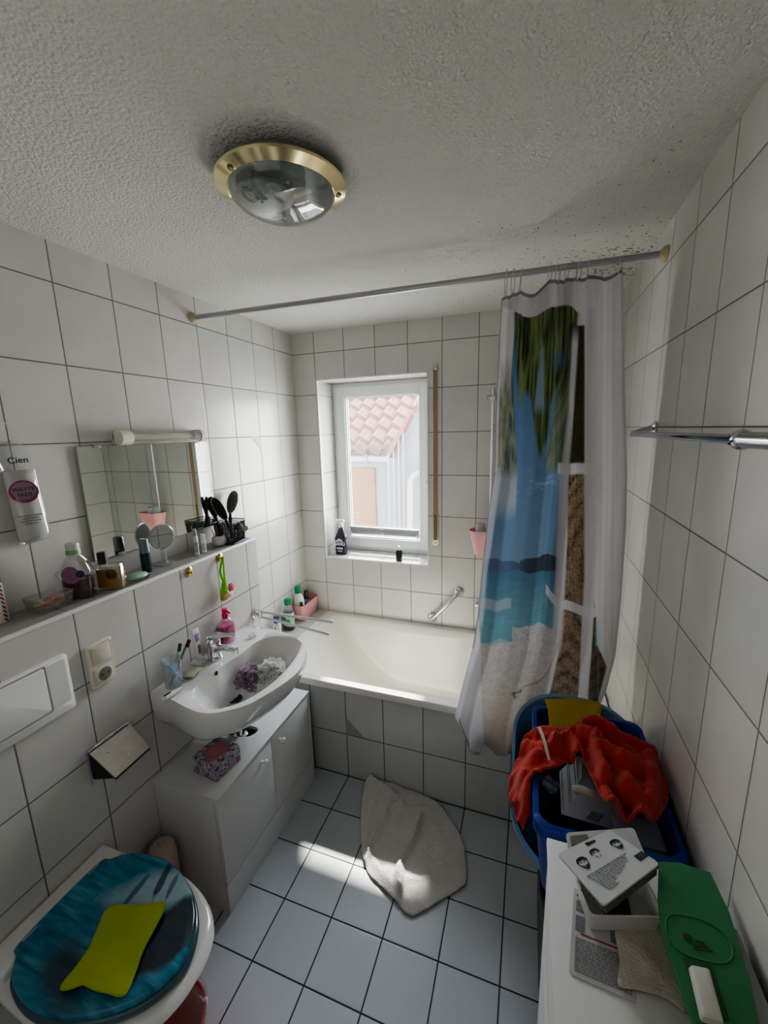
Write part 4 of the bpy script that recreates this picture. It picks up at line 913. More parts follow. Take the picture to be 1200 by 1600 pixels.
# mouthwash
c = led(112, 929); c = Vector((.075, -1.523, ZL)); h = zfor(c.x, c.y, 848)-ZL
rot_ = math.atan2(CAM[1]-c.y, CAM[0]-c.x)+PI/2
Rz = Matrix.Translation(c) @ Matrix.Rotation(rot_*.55, 4, 'Z')
t = thing('mouthwash_bottle', 'clear flask of plum coloured mouthwash with silver cap on the ledge', 'bottle', c)
def mr_(hx, hy_, r, z): return [Rz @ Vector((p.x, p.y, z)) for p in rrect(0, 0, hx, hy_, r, 0)]
b = MB(); b.loft([mr_(.038, .023, .014, .002), mr_(.0395, .0245, .016, .01), mr_(.0405, .0255, .016, h*.36)]); b.build('liquid', mat('plum_liquid', (.065, .008, .022), .1, coat=.5, var=.2), t)
b = MB(); b.loft([mr_(.039, .024, .015, 0), mr_(.041, .026, .017, .008), mr_(.043, .027, .018, h*.40), mr_(.044, .027, .018, h*.50), mr_(.036, .024, .017, h*.62), mr_(.024, .020, .016, h*.72), mr_(.016, .016, .015, h*.78)]); b.build('flask', M_glass, t)
b = MB(); b.loft([mr_(.0185, .0185, .018, h*.775), mr_(.0195, .0195, .019, h*.80), mr_(.0175, .0175, .017, h*.99), mr_(.014, .014, .013, h)]); b.build('cap', mat('silver_green_cap', (.52, .56, .52), .3), t)
b = MB(); b.loft([mr_(.0202, .0202, .0195, h*.80), mr_(.0190, .0190, .0185, h*.88)], False, False); b.build('green_seal', mat('green_seal', (.22, .40, .16), .4), t)
for s in (-1, 1):
    b = MB(); b.tube(catmull([Rz @ Vector((s*.043, -.01, h*.38)), Rz @ Vector((s*.055, -.012, h*.45)), Rz @ Vector((s*.043, -.01, h*.52))], 5, False), .004, 8); b.build('grip', M_glass, t)
b = MB(); b.lathe([(.026, 0), (.024, .002), (0, .0022)], (0, 0, 0), 24); 
for v in b.bm.verts: v.co = Rz @ Vector((v.co.x-.006, -.0265-v.co.z, v.co.y*1.1+h*.45))
b.build('round_label', mat('plum_label', (.24, .10, .19), .4), t)
b = MB(); b.lathe([(.013, 0), (.012, .002), (0, .0022)], (0, 0, 0), 20)
for v in b.bm.verts: v.co = Rz @ Vector((v.co.x+.022, -.0275-v.co.z, v.co.y+h*.46))
b.build('blue_sticker', mat('navy_sticker', (.02, .025, .09), .4), t)
# perfume
c = Vector((.105, -1.437, ZL)); h = zfor(c.x, c.y, 880)-ZL
Rz = Matrix.Translation(c) @ Matrix.Rotation(rot_*.45, 4, 'Z')
t = thing('perfume_bottle', 'square glass bottle of amber perfume with black cap on the ledge', 'perfume', c)
b = MB(); b.loft([mr_(.0385, .013, .004, .006), mr_(.0385, .013, .004, h*.80)]); b.build('perfume_liquid', mat('amber_liquid', (.50, .25, .05), .08, trans=.35, coat=.6, var=.1), t)
b = MB(); b.loft([mr_(.042, .017, .005, 0), mr_(.043, .018, .006, .004), mr_(.043, .018, .006, h*1.0-.004), mr_(.040, .016, .005, h)]); b.build('glass_body', M_glass, t)
h2 = zfor(c.x, c.y-.02, 866)-ZL
b = MB(); b.lathe([(.014, h), (.014, h2), (.012, h2+.002), (0, h2+.002)], Rz @ Vector((-.018, 0, 0)), 20); b.build('cap', M_black, t)
b = MB()
for r_ in (.0045, .0085, .0125, .0165): b.tube([Rz @ Vector((.012+r_*math.cos(a), -.0188, h*.62+r_*math.sin(a))) for a in [2*PI*k/30 for k in range(30)]], .0012, 6, closed=True)
b.build('ring_emblem', M_ink, t)
# green soap
c = led(197, 901); c.x = .118; c = Vector((.118, -1.352, ZL))
t = thing('green_soap', 'pale green oval soap lying on a clear dish on the ledge', 'soap', c)
b = MB(); b.lathe([(0, 0), (.030, 0), (.037, .005), (.036, .006), (.029, .002), (0, .002)], c, 28, 1.0, 1.35); b.build('dish', M_clear, t)
b = MB(); b.sphere(c+Vector((0, 0, .014)), .028, (1, 1.42, .42), 24); b.build('soap', mat('mint_soap', (.35, .58, .44), .35, sss=.1), t)
# dark foam bottle
c = led(221, 890); c = Vector((.075, c.y-.012, ZL)); h = zfor(c.x, c.y, 842)-ZL
t = thing('foam_bottle', 'dark blue cylindrical bottle with grey clear cap on the ledge below the mirror', 'bottle', c)
b = MB(); b.lathe([(0, 0), (.0165, 0), (.0178, .003), (.0178, h*.58), (0, h*.58)], c, 26); b.build('body', mat('navy_bottle', (.02, .045, .075), .25, var=.5, vscale=40), t)
b = MB(); b.lathe([(.0176, h*.585), (.0170, h*.97), (.0145, h), (0, h)], c, 26); b.build('cap', mat('slate_cap', (.16, .22, .25), .2), t)
b = MB(); a_ = math.atan2(CAM[1]-c.y, CAM[0]-c.x)
b.grid([[(c.x+.0181*math.cos(a), c.y+.0181*math.sin(a), ZL+z_) for a in [a_-.05+k*.1 for k in range(9)]] for z_ in (h*.12, h*.54)]); b.build('black_label', mat('black_label', (.02, .02, .025), .4, var=.9, vscale=60), t)
lettering('lettering', 'ICE', .012, frame((c.x+.0187*math.cos(a_+.25), c.y+.0187*math.sin(a_+.25), ZL+h*.36), (math.cos(a_+.25), math.sin(a_+.25), 0)), M_paperwhite, t) if False else None
# makeup mirror
c = led(258, 879); c = Vector((.060, c.y-.01, ZL)); zc = zfor(c.x, c.y, 838); R_m = .047
nrm = (Vector((CAM[0], CAM[1], 0))-Vector((c.x, c.y, 0))).normalized(); nrm = (nrm+Vector((.55, .25, .0))).normalized()
t = thing('makeup_mirror', 'small round makeup mirror on a clear plastic foot on the ledge', 'mirror', c)
F = frame((c.x, c.y, zc), nrm)
def disc(r0, z0, z1, n=40): 
    b = MB(); b.lathe([(0, z0), (r0, z0), (r0, z1), (0, z1)], (0, 0, 0), n)
    for v in b.bm.verts: v.co = F @ v.co
    return b
disc(R_m*.93, .003, .0045).build('mirror_face', mm_, t)
b = MB(); b.tube([F @ Vector((R_m*.98*math.cos(a), R_m*.98*math.sin(a), .002)) for a in [2*PI*k/48 for k in range(48)]], .0036, 8, closed=True); b.build('mirror_ring', clear_mat('ring_clear', (.92, .93, .94), .28, .25), t)
disc(R_m*.95, -.002, .002).build('mirror_back', mat('mirror_back', (.45, .47, .48), .3), t)
b = MB(); b.tube([F @ Vector((R_m*1.09*math.cos(a), R_m*1.09*math.sin(a), -.002)) for a in [PI+PI*k/24*1.0 for k in range(25)]], .0026, 8); b.build('yoke', M_clear, t)
b = MB(); b.lathe([(.040, 0), (.040, .003), (.012, .006), (.010, .012), (.011, max(.02, zc-R_m*1.06-ZL)), (0, max(.02, zc-R_m*1.06-ZL))], c, 32); b.build('foot', clear_mat('foot_clear', (.88, .90, .91), .3, .18), t)
# two little tubes
for (px_, py_, pt_, r_, lab, capm) in ((302, 866, 826, .0105, 'slim white bottle with grey cap, taller of the pair on the ledge', mat('grey_cap', (.36, .38, .37), .3)), (311, 862, 834, .0105, 'slim white bottle with white cap, shorter of the pair on the ledge', M_wcap)):
    c = led(px_, py_); c = Vector((.095 if px_ < 305 else .098, c.y, ZL)); h = zfor(c.x, c.y, pt_)-ZL
    t = smallbottle('lotion_bottle', lab, 'bottle', c.x, c.y, ZL, r_, h, M_whbot, capm, capr=.92 if px_ > 305 else .7, caph=.26)
    b = MB(); a_ = math.atan2(CAM[1]-c.y, CAM[0]-c.x); b.grid([[(c.x+(r_+.0004)*math.cos(a), c.y+(r_+.0004)*math.sin(a), ZL+z_) for a in [a_-.9+k*.2 for k in range(10)]] for z_ in (h*.12, h*.50)]); b.build('leaf_label', mat('leaf_label', (.50, .52, .44), .5, var=.6, vscale=90), t)
# white pot with pencils
c = led(333, 848); c = Vector((.085, c.y-.028, ZL)); 
t = thing('tweezer_pot', 'round white ceramic pot with a blue pen and tweezers on the ledge', 'pot', c)
b = MB(); b.lathe([(0, 0), (.020, 0), (.031, .010), (.034, .024), (.030, .040), (.022, .047), (.019, .045), (.026, .036), (.028, .02), (0, .008)], c, 30); b.build('pot_wall', mat('white_stoneware', (.68, .66, .62), .4), t)
tag(MB().tube([c+Vector((-.004, -.006, .012)), c+Vector((-.018, -.028, .092))], [.004, .0028], 8, flat=.5).build('tweezers', mat('pale_metal', (.62, .62, .60), .25, .8)), 'silver tweezers standing in the round white pot', 'tweezers')
tag(MB().tube([c+Vector((.004, .004, .012)), c+Vector((.010, .020, .082))], [.0045, .004], 10).build('pen', mat('dark_blue_pen', (.02, .03, .10), .3)), 'dark blue pen standing in the round white pot', 'pen')
# lattice baskets
def lattice(name, label, c, hx, hy_, h, rz, flare=1.15, tilt=0):
    t = thing(name, label, 'basket', c)
    Rm = Matrix.Translation(c) @ Matrix.Rotation(rz, 4, 'Z') @ Matrix.Rotation(tilt, 4, 'X')
    def ringp(z): 
        k = 1+(flare-1)*z/h
        return [Rm @ Vector((p.x*k, p.y*k, z)) for p in rrect(0, 0, hx, hy_, .008, 0, 3)]
    b = MB(); b.loft([ringp(0), ringp(.004)]); b.build('basket_floor', M_black, t)
    b = MB()
    N_ = 64; per = lambda z: ringp(z)
    def pp(u, z):
        r_ = ringp(z); tot = [0]
        for p, q_ in zip(r_, r_[1:]+r_[:1]): tot.append(tot[-1]+(q_-p).length)
        d = (u % 1)*tot[-1]
        for i in range(len(r_)):
            if tot[i+1] >= d: return r_[i].lerp(r_[(i+1) % len(r_)], (d-tot[i])/max(1e-9, tot[i+1]-tot[i]))
        return r_[0]
    for k in range(N_):
        for s in (-1, 1):
            b.tube([pp(k/N_+s*.065*j/4, .004+(h-.008)*j/4) for j in range(5)], .0014, 4)
    b.build('lattice_wall', M_black, t)
    b = MB(); b.tube(ringp(h), .0028, 6, closed=True); b.build('rim', M_black, t)
    b = MB(); b.tube(ringp(.003), .0022, 6, closed=True); b.build('base_ring', M_black, t)
    return t
cb = Vector((.095, -.822, ZL))
lattice('brush_basket', 'black lattice basket holding hair brushes at the right end of the ledge', cb, .044, .052, .102, .1)
# brushes in the basket
def ovalhead(name, label, cat, base, bot, top, hw, nrm_, bristle=True):
    base, bot, top = Vector(base), Vector(bot), Vector(top); t = thing(name, label, cat, base)
    d = (top-bot); hl = d.length; d.normalize(); n_ = Vector(nrm_); n_ = (n_-d*n_.dot(d)).normalized(); s = d.cross(n_)
    hc_ = (top+bot)/2
    b = MB(); b.tube(catmull([base, base.lerp(bot, .6), bot+d*hl*.12], 4, False), [.008]*5+[.009, .008, .007, .006], 12); b.build('brush_handle', M_black, t)
    R_ = []
    for z_, k in ((-.007, .75), (-.005, .95), (.003, 1.0), (.007, .9)):
        R_.append([hc_+d*(hl/2*k*math.cos(a))+s*(hw*k*math.sin(a)*(1+.12*math.cos(a)))+n_*z_ for a in [2*PI*i/36 for i in range(36)]])
    b = MB(); b.loft(R_); b.build('brush_head', M_black, t)
    if bristle:
        b = MB()
        for i in range(-6, 7):
            for j in range(-3, 4):
                u, v = i/6.6, j/3.8
                if u*u+v*v > .9: continue
                p = hc_+d*(hl/2*u)+s*(hw*v)+n_*.006; b.tube([p, p+n_*.014], .0007, 4)
        b.build('bristles', mat('pale_bristle_pins', (.66, .64, .62), .5), t)
    else:
        b = MB(); b.tube([hc_+d*(hl/2*.98*math.cos(a))+s*(hw*.98*math.sin(a)*(1+.12*math.cos(a)))+n_*.005 for a in [2*PI*i/40 for i in range(40)]], .0016, 6, closed=True); b.build('silver_edge', mat('silver_edge', (.55, .55, .55), .3), t)
    return t
def onplane(px_, py_, x_): return at(px_, py_, 'x', x_)
ovalhead('hair_brush', 'black oval hairbrush with pale bristles leaning right, standing in the black basket', 'hairbrush', cb+Vector((-.005, .012, .012)), onplane(359, 803, .045), onplane(367, 767, .040), .026, (.5, -1.0, .1))
ovalhead('hand_mirror', 'black oval hand mirror with silver edge leaning left in the black basket', 'hand mirror', cb+Vector((.0, .010, .030)), onplane(354, 813, .062), onplane(331, 777, .040), .023, (1, -.75, .3), False)
o_b = ovalhead('hair_brush', 'black oval hairbrush seen from its back behind the silver-edged hand mirror', 'hairbrush', cb+Vector((-.028, -.02, .012)), onplane(336, 808, .034), onplane(328, 776, .020), .022, (1, -.6, .2), False)
for c_ in o_b.children:
    if c_.name.startswith('silver_edge'): c_.data.materials[0] = M_black; c_.name = 'rubber_edge'
p = onplane(374, 824, .140)
b = MB(); b.sphere(p, .020, (1, 1, .95), 24); tag(b.build('hair_tie', mat('teal_velvet', (.05, .15, .14), .8, bump=.4, bscale=120)), 'teal velvet hair tie stuffed in the front of the black basket', 'hair tie')
b = MB(); b.tube([p+Vector((.018, .018, -.008))+Vector((.010*math.cos(a)*.4, .010*math.cos(a), .010*math.sin(a))) for a in [2*PI*k/24 for k in range(24)]], .005, 8, closed=True); tag(b.build('hair_tie', mat('patterned_cloth', (.40, .18, .10), .8, var=.8, vscale=60)), 'small orange patterned hair tie beside the teal one in the black basket', 'hair tie')
# brass hooks on the low wall
def hook(px_, py_, label):
    p = at(px_, py_, 'x', PX); t = thing('wall_hook', label, 'hook', p)
    MR = Matrix.Rotation(PI/2, 4, 'Y')
    b = MB(); b.lathe([(.018, 0), (.018, .002), (.014, .005), (0, .006)], p, 24, 1.2, 1, M=MR); b.build('hook_plate', M_gold, t)
    b = MB(); b.lathe([(.004, .004), (.004, .010), (.007, .013), (.007, .016), (0, .018)], p+Vector((0, 0, -.003)), 16, M=MR); b.build('peg', M_gold, t); return t, p
hook(295, 893, 'empty gold wall hook, left of the hook with the green net')
_, hp = hook(343, 871, 'round gold hook on the low tiled wall carrying the green net')
t = thing('soap_net', 'lime green net with a pink flower hanging from the gold hook', 'soap net', hp)
M_lime = netmat('lime_net', (.25, .62, .05))
x_ = PX+.020
def hpnt(px_, py_, dx=0): return at(px_, py_, 'x', x_+dx)
b = MB(); b.tube(catmull([hp+Vector((.018, 0, .004)), hpnt(344, 893), hpnt(349, 908)], 6, False), [.005]*6+[.006]*7, 10, flat=.6); b.tube(catmull([hp+Vector((.018, 0, .004)), hpnt(350, 893, .004), hpnt(351, 908)], 6, False), [.0045]*6+[.005]*7, 10, flat=.6); b.build('loop', M_lime, t)
b = MB(); b.loft([[hpnt(px_, py_)+Vector((r_*.55*math.cos(a), r_*math.sin(a), 0)) for a in [2*PI*k/24 for k in range(24)]] for px_, py_, r_ in ((350, 906, .008), (350, 912, .014), (350, 924, .021), (351, 934, .024), (351, 937, .016))]); b.build('net_bag', M_lime, t)
q0 = hpnt(352, 930, .010)
b = MB(); b.box((q0.x-.008, q0.y-.024, q0.z-.013), (q0.x+.010, q0.y+.012, q0.z+.012), .003); b.build('soap_piece', mat('tan_soap', (.48, .25, .08), .5), t)
b = MB()
q1 = hpnt(360, 917, .022)
for k in range(6):
    a = k*PI/3; b.sphere(q1+Vector((.003, .011*math.cos(a), .011*math.sin(a))), .009, (.6, 1, 1), 12)
b.sphere(q1+Vector((.006, 0, 0)), .007, n=10); b.build('flower', mat('pink_flower', (.62, .10, .17), .6, var=.5, vscale=60), t)
b = MB(); q2 = hpnt(361, 929, .020); b.box((q2.x-.003, q2.y-.011, q2.z-.010), (q2.x+.004, q2.y+.011, q2.z+.010), .003); b.build('white_tag', M_white, t)
# bag of cotton pads on the wall
c0, c1 = at(22, 712, 'x', .03), at(55, 845, 'x', .03)
t = thing('cotton_pad_bag', 'clear drawstring bag of white cotton pads hanging on the tiled wall', 'cotton pads', (.03, c0.y, c0.z))
ax_ = (c1-c0); up_ = -ax_.normalized(); sd_ = Vector((0, 1, 0)); sd_ = (sd_-up_*sd_.dot(up_)).normalized(); fw_ = sd_.cross(up_)
if fw_.x < 0: fw_ = -fw_
def tr_(u, hw, dp, n=28):
    cc = c0+ax_*u; cc = Vector((.004+dp, cc.y, cc.z)); return [cc+sd_*(hw*math.cos(a))+fw_*(dp*math.sin(a)) for a in [2*PI*k/n for k in range(n)]]
mcot = mat('cotton_pads', (.64, .64, .62), .9, bump=.3, bscale=60, var=.04)
b = MB(); b.loft([tr_(.17, .033, .024), tr_(.20, .038, .028), tr_(.9, .039, .029), tr_(.985, .032, .022)]); b.build('pad_stack', mcot, t)
b = MB(); b.loft([tr_(-.14, .042, .006), tr_(-.08, .034, .008), tr_(.0, .040, .014), tr_(.15, .041, .028), tr_(.5, .042, .031), tr_(.92, .042, .031), tr_(1.0, .039, .022), tr_(1.03, .028, .008)]); 
for v in b.bm.verts: v.co += Vector((.002*math.sin(v.co.z*240+v.co.y*130), .0015*math.sin(v.co.z*310), 0))
b.build('clear_bag', clear_mat('clear_film', (.93, .94, .94), .16, .10), t)
b = MB(); b.tube([(.010, c0.y-.01, c0.z+.04), (.012, c0.y-.045, c0.z+.07), (.004, c0.y-.01, c0.z+.115), (.012, c0.y+.03, c0.z+.06), (.010, c0.y+.01, c0.z+.04)], .0012, 6); b.build('drawstring', mat('white_cord', (.6, .6, .6), .6), t)
an = (Vector(CAM)-Vector((.06, c0.y, c0.z))); an.z = 0; an = an.normalized()
def bagM(u, off=0.0): 
    cc = c0+ax_*u; return frame(Vector((.004+.031, cc.y, cc.z))+an*.032+sd_*off, an, up_)
lettering('brand_lettering', 'Cien', .024, bagM(.05, .004), mat('navy_print', (.01, .012, .05), .5, var=0), t, bold=.0004)
F2 = bagM(.40)
b = MB(); b.loft([[F2 @ Vector(((.033*math.cos(a)), .033*math.sin(a), z_)) for a in [2*PI*k/40 for k in range(40)]] for z_ in (-.004, -.0002)]); b.build('oval_label', mat('magenta_label', (.33, .025, .13), .5), t)
b = MB(); b.loft([[F2 @ Vector(((.028*math.cos(a)), .003+.026*math.sin(a), z_)) for a in [2*PI*k/40 for k in range(40)]] for z_ in (-.001, .0004)]); b.build('label_centre', mat('mauve_label', (.30, .19, .26), .5), t)
M_txt = mat('dark_violet_print', (.05, .03, .07), .5, var=0)
F3 = F2.copy(); F3.translation = F2 @ Vector((0, 0, .0008))
for s_, dy in (('WATTE', .007), ('PADS', -.009)):
    F4 = F3.copy(); F4.translation = F3 @ Vector((0, dy, 0)); lettering('label_lettering', s_, .0145, F4, M_txt, t, bold=.0002)
b = MB(); F5 = bagM(.72)
for k, w_ in enumerate((.028, .020, .024, .016)): b.box((-w_, -.0016, -.0002), (w_, .0016, .0004), M=F5 @ Matrix.Translation((0, .012-.008*k, .001)))
b.build('printed_lines', mat('faint_print', (.30, .30, .30), .6), t)

# ================================================================ CEILING LAMP
lc = Vector((.850, -1.397, ZC-.015)); 
cl_ = thing('ceiling_lamp', 'round brass rimmed ceiling lamp with a smoky glass bowl', 'ceiling lamp', lc)
b = MB(); b.lathe([(.105, .0145), (.112, .010), (.118, -.012), (.110, -.014), (0, -.014)], lc, 56); b.build('lamp_base', M_white, cl_)
b = MB(); b.lathe([(.120, -.003), (.150, -.006), (.1545, -.011), (.153, -.016), (.127, -.026), (.124, -.024), (.120, -.003)], lc, 72); b.build('brass_rim', M_brass, cl_)
bowl = [(.126, -.024), (.123, -.032), (.112, -.044), (.093, -.055), (.064, -.064), (.032, -.069), (0, -.070)]
b = MB(); b.lathe(bowl, lc, 56); b.build('glass_bowl', clear_mat('smoky_glass', (.80, .83, .82), .22, .30, (.42, .45, .44), .04), cl_)
b = MB(); b.lathe([(.119, -.014), (.117, -.017), (0, -.018)], lc, 48); b.build('reflector', mat('lamp_reflector', (.55, .55, .50), .4, .2), cl_)
fr = Vector((-.030, -.028, 0)); b = MB(); b.sphere(lc+fr+Vector((0, 0, -.036)), .066, (1.0, 1.0, .32), 28); b.build('light_bulb', mat('frosted_bulb', (.55, .57, .56), .3), cl_)
b = MB(); b.lathe([(.006, -.069), (.005, -.077), (0, -.078)], lc, 14); b.build('glass_knob', M_glass, cl_)
for a in (-2.15, 1.0, 2.55)[:]:
    pass
for px_, py_ in ((376, 268), (518, 303)):
    p = at(px_, py_, 'z', ZC-.036); d = (Vector((p.x, p.y, 0))-Vector((lc.x, lc.y, 0))).normalized()*.134; p = Vector((lc.x+d.x, lc.y+d.y, ZC-.022))
    b = MB(); b.lathe([(.007, 0), (.0075, -.006), (.005, -.009), (.008, -.012), (.007, -.019), (0, -.021)], p, 16); b.build('thumb_screw', mat('dark_brass', (.30, .24, .13), .25, 1.0), cl_)

# ================================================================ SHOWER RAIL AND CURTAIN
def railpt(x): return Vector((x, -.817+(.061)*x/W, 2.258+.003*x/W))
rl = thing('shower_curtain_rail', 'thin metal shower curtain rail spanning the room below the ceiling', 'curtain rail', railpt(.9))
MB().tube([railpt(.004), railpt(W-.004)], .0105, 16).build('rail', mat('grey_rail', (.42, .42, .43), .3, .7), rl)
M_flange = mat('yellowed_plastic', (.50, .43, .27), .5)
for x_, sg in ((0, 1), (W, -1)):
    p = railpt(x_); b = MB(); b.lathe([(.024, .0005), (.024, .006), (.015, .018), (.0125, .022)], p, 20, M=Matrix.Rotation(sg*PI/2, 4, 'Y')); b.build('wall_flange', M_flange, rl)
YC = -.80
Ledge = [(783,455),(779,520),(774,640),(772,740),(763,800),(754,880),(747,960),(739,1010),(724,1065),(711,1120)]
Redge = [(977,418),(978,600),(981,740),(978,830),(970,930),(960,1020),(945,1075),(932,1105)]
LW = [at(*p, 'y', YC) for p in Ledge]; RW = [at(*p, 'y', YC) for p in Redge]
ztop = 2.215
def edge(E_, z):
    if z >= E_[0].z: return E_[0].x
    for a, b_ in zip(E_, E_[1:]):
        if b_.z <= z <= a.z: return a.x+(b_.x-a.x)*(a.z-z)/(a.z-b_.z)
    return E_[-1].x
bot = [(0, .535), (.03, .50), (.10, .43), (.17, .375), (.205, .365), (.225, .42), (.28, .405), (.34, .385), (.42, .42), (.55, .40), (.7, .45), (.85, .50), (1.0, .56)]
hooks_px = [790, 801, 813, 859, 868, 875, 886, 902, 906, 919, 971]
hooks_u = sorted([(at(px_, 440, 'y', YC).x-LW[0].x)/(RW[0].x-LW[0].x) for px_ in hooks_px])
NU, NV = 380, 560
U_ = np.linspace(0, 1, NU); V_ = np.linspace(0, 1, NV)
zb = np.interp(U_, [a for a, _ in bot], [b_ for _, b_ in bot])
sag = np.array([min(min(abs(u-h_) for h_ in hooks_u)*.16, .022) for u in U_])
rise = np.interp(U_, [0, .25, .45, .7, 1.0], [-.018, -.010, .012, .008, .016])
pos = np.zeros((NV, NU, 3))
for j, v in enumerate(V_):
    zt = ztop+rise-sag
    z = zt+(zb-zt)*v
    xl = np.array([edge(LW, zz) for zz in z]); xr = np.array([edge(RW, zz) for zz in z])
    x = xl+(xr-xl)*U_
    amp = .019+.014*v
    ph = 2*PI*(U_*4.6+.13*np.sin(2*PI*U_*1.7+.4)+.05*v)
    f = np.sin(ph)+.22*np.sin(2*ph+.7)+.30*np.sin(2*PI*U_*2.3+1.3*v)+.10*np.sin(3*ph+2*v)
    fold_edge = np.exp(-((U_-.0)/.05)**2)*.022*v
    ybase = (-.772+(-.052)*min(1, v*1.25))
    pos[j, :, 0] = x; pos[j, :, 1] = ybase+amp*f*.62-fold_edge; pos[j, :, 2] = z
    # cloth keeps clear of the bath rim
    low = z < .60
    pos[j, :, 1] = np.where(low, np.minimum(pos[j, :, 1], -.772), pos[j, :, 1])
# print: colours defined over the flat cloth (survey frame of its hanging plane)
X, Z = pos[:, :, 0], pos[:, :, 2]
d0 = X-CAM[0]; d1 = np.full_like(X, YC-CAM[1]); d2 = Z-CAM[2]
zz = d0*AF[0]+d1*AF[1]+d2*AF[2]
SX = 600+FPX*(d0*AR[0]+d1*AR[1]+d2*AR[2])/zz; SY = 800-FPX*(d0*AU[0]+d1*AU[1]+d2*AU[2])/zz
def vn(x, y, seed=0):
    xi, yi = np.floor(x), np.floor(y); xf, yf = x-xi, y-yi
    def hsh(a, b_): return np.modf(np.abs(np.sin(a*127.1+b_*311.7+seed*74.7)*43758.5453))[0]
    u, v = xf*xf*(3-2*xf), yf*yf*(3-2*yf)
    return (hsh(xi, yi)*(1-u)+hsh(xi+1, yi)*u)*(1-v)+(hsh(xi, yi+1)*(1-u)+hsh(xi+1, yi+1)*u)*v
def fbm(x, y, s=0): return .5*vn(x, y, s)+.3*vn(x*2.1, y*2.1, s+1)+.2*vn(x*4.3, y*4.3, s+2)
C = np.zeros((NV, NU, 3)); C[:] = (.66, .65, .67)
def lin(pts): 
    ys = [p[1] for p in pts]; xs_ = [p[0] for p in pts]; return np.interp(SY, ys, xs_)
def put(mask, col):
    m_ = np.clip(mask, 0, 1)[..., None]; C[:] = C*(1-m_)+np.array(col)*m_ if not isinstance(col, np.ndarray) else C*(1-m_)+col*m_
def between(l, r, soft=2.5): return np.clip((SX-lin(l))/soft+.5, 0, 1)*np.clip((lin(r)-SX)/soft+.5, 0, 1)
def rows(a, b_, soft=3): return np.clip((SY-a)/soft+.5, 0, 1)*np.clip((b_-SY)/soft+.5, 0, 1)
def mixc(a, b_, t): return np.array(a)*(1-t[..., None])+np.array(b_)*t[..., None]
sky = mixc((.095, .19, .34), (.18, .29, .44), np.clip((SY-600)/270, 0, 1))
sky = sky*(1-.0)+0; cl_n = np.clip((fbm(SX/18, SY/7, 3)-.60)*3, 0, 1)*np.clip(1-np.abs(SY-755)/40, 0, 1)
sky = sky*(1-cl_n[..., None]*.5)+np.array((.6, .66, .75))*cl_n[..., None]*.5
sea = mixc((.08, .19, .32), (.16, .34, .43), np.clip((SY-885)/80, 0, 1)); sea = sea*(.85+.3*fbm(SX/30, SY/3, 5))[..., None]
sand = mixc((.50, .50, .54), (.56, .50, .46), np.clip((SY-985)/120, 0, 1)); sand = sand*(.80+.4*fbm(SX/6, SY/3, 8))[..., None]
sp_m = (vn(SX/2.2, SY/1.6, 9) > .86)*.45; sand = sand*(1-sp_m[..., None]*np.clip((1060-SY)/80, 0, 1)[..., None])
scene_ = np.where((SY < 886)[..., None], sky, sea); sh = 975+np.where(SX < 800, 24, 0)+4*np.sin(SX/9)
scene_ = np.where((SY > sh)[..., None], sand, scene_)
hill = 884-4-9*np.clip(1-np.abs(SX-775)/38, 0, 1)-14*np.clip(1-np.abs(SX-850)/42, 0, 1)**.6*(SX > 812)
scene_ = np.where(((SY > hill) & (SY < 892+2*np.sin(SX/5)))[..., None], mixc((.09, .15, .27), (.05, .075, .11), np.clip((SX-800)/30, 0, 1)), scene_)
bw_ = (np.clip((SY-1095)/70, 0, 1)*(.35+.6*fbm(SX/22, SY/22, 2)))[..., None]; scene_ = scene_*(1-bw_)+np.array((.46, .36, .29))*bw_
# picture area
put(between([(806, 480), (800, 560), (792, 700), (760, 900), (752, 1000), (755, 1130), (760, 1200)], [(905, 480), (900, 560), (884, 700), (875, 860), (868, 960), (850, 1110), (850, 1200)])*rows(484+0, 1200), scene_)
# second, paler fold of the same picture at the left
pl = between([(783, 480), (776, 740), (757, 860), (748, 960), (754, 1040), (760, 1200)], [(805, 480), (800, 560), (808, 740), (803, 860), (798, 960), (792, 1040), (784, 1200)])
put(pl*rows(735, 1200)*.55, scene_); put(pl*rows(735, 800, 30)*.7, (.50, .51, .56)); put(pl*rows(934, 950)*.6, (.45, .49, .54))
put(pl*rows(975, 1002)*.6, (.17, .36, .42))
# palm fronds
fr_n = fbm((SX-(SY-480)*-.06)/2.9, SY/60, 4); frond = mixc((.012, .026, .010), (.17, .22, .075), np.clip((fr_n-.30)*2.4, 0, 1))
fend = 665+70*np.sin(SX/7.0)*.5-70*np.clip(np.abs(SX-845)/45, 0, 1)+30*fbm(SX/5, SX*0, 6)
front = between([(803, 480), (806, 560), (812, 640), (826, 740)], [(907, 480), (897, 560), (884, 640), (866, 740)], 6)
topy = 480+10*np.sin((SX-800)/17)+np.clip((SX-880)/100, 0, 1)*10
put(front*np.clip((SY-topy)/4, 0, 1)*np.clip((fend-SY)/14+.5, 0, 1), frond)
put(front*between([(838, 480), (846, 540), (834, 640)], [(846, 480), (850, 540), (850, 640)], 3)*rows(535, 640, 20)*.75, (.30, .42, .55))
put(between([(868, 530), (862, 620)], [(888, 530), (880, 620)], 12)*rows(545, 572, 30)*.8, (.07, .13, .22))
fr2 = mixc((.07, .075, .04), (.34, .36, .20), np.clip((fbm((SX+np.abs(SX-797)*.0)/3.0, (SY-np.abs(SX-797)*1.2)/22, 7)-.25)*2, 0, 1))
put(pl*rows(560, 740, 20)*.75*np.clip((SY-540)/80, 0, 1), fr2)
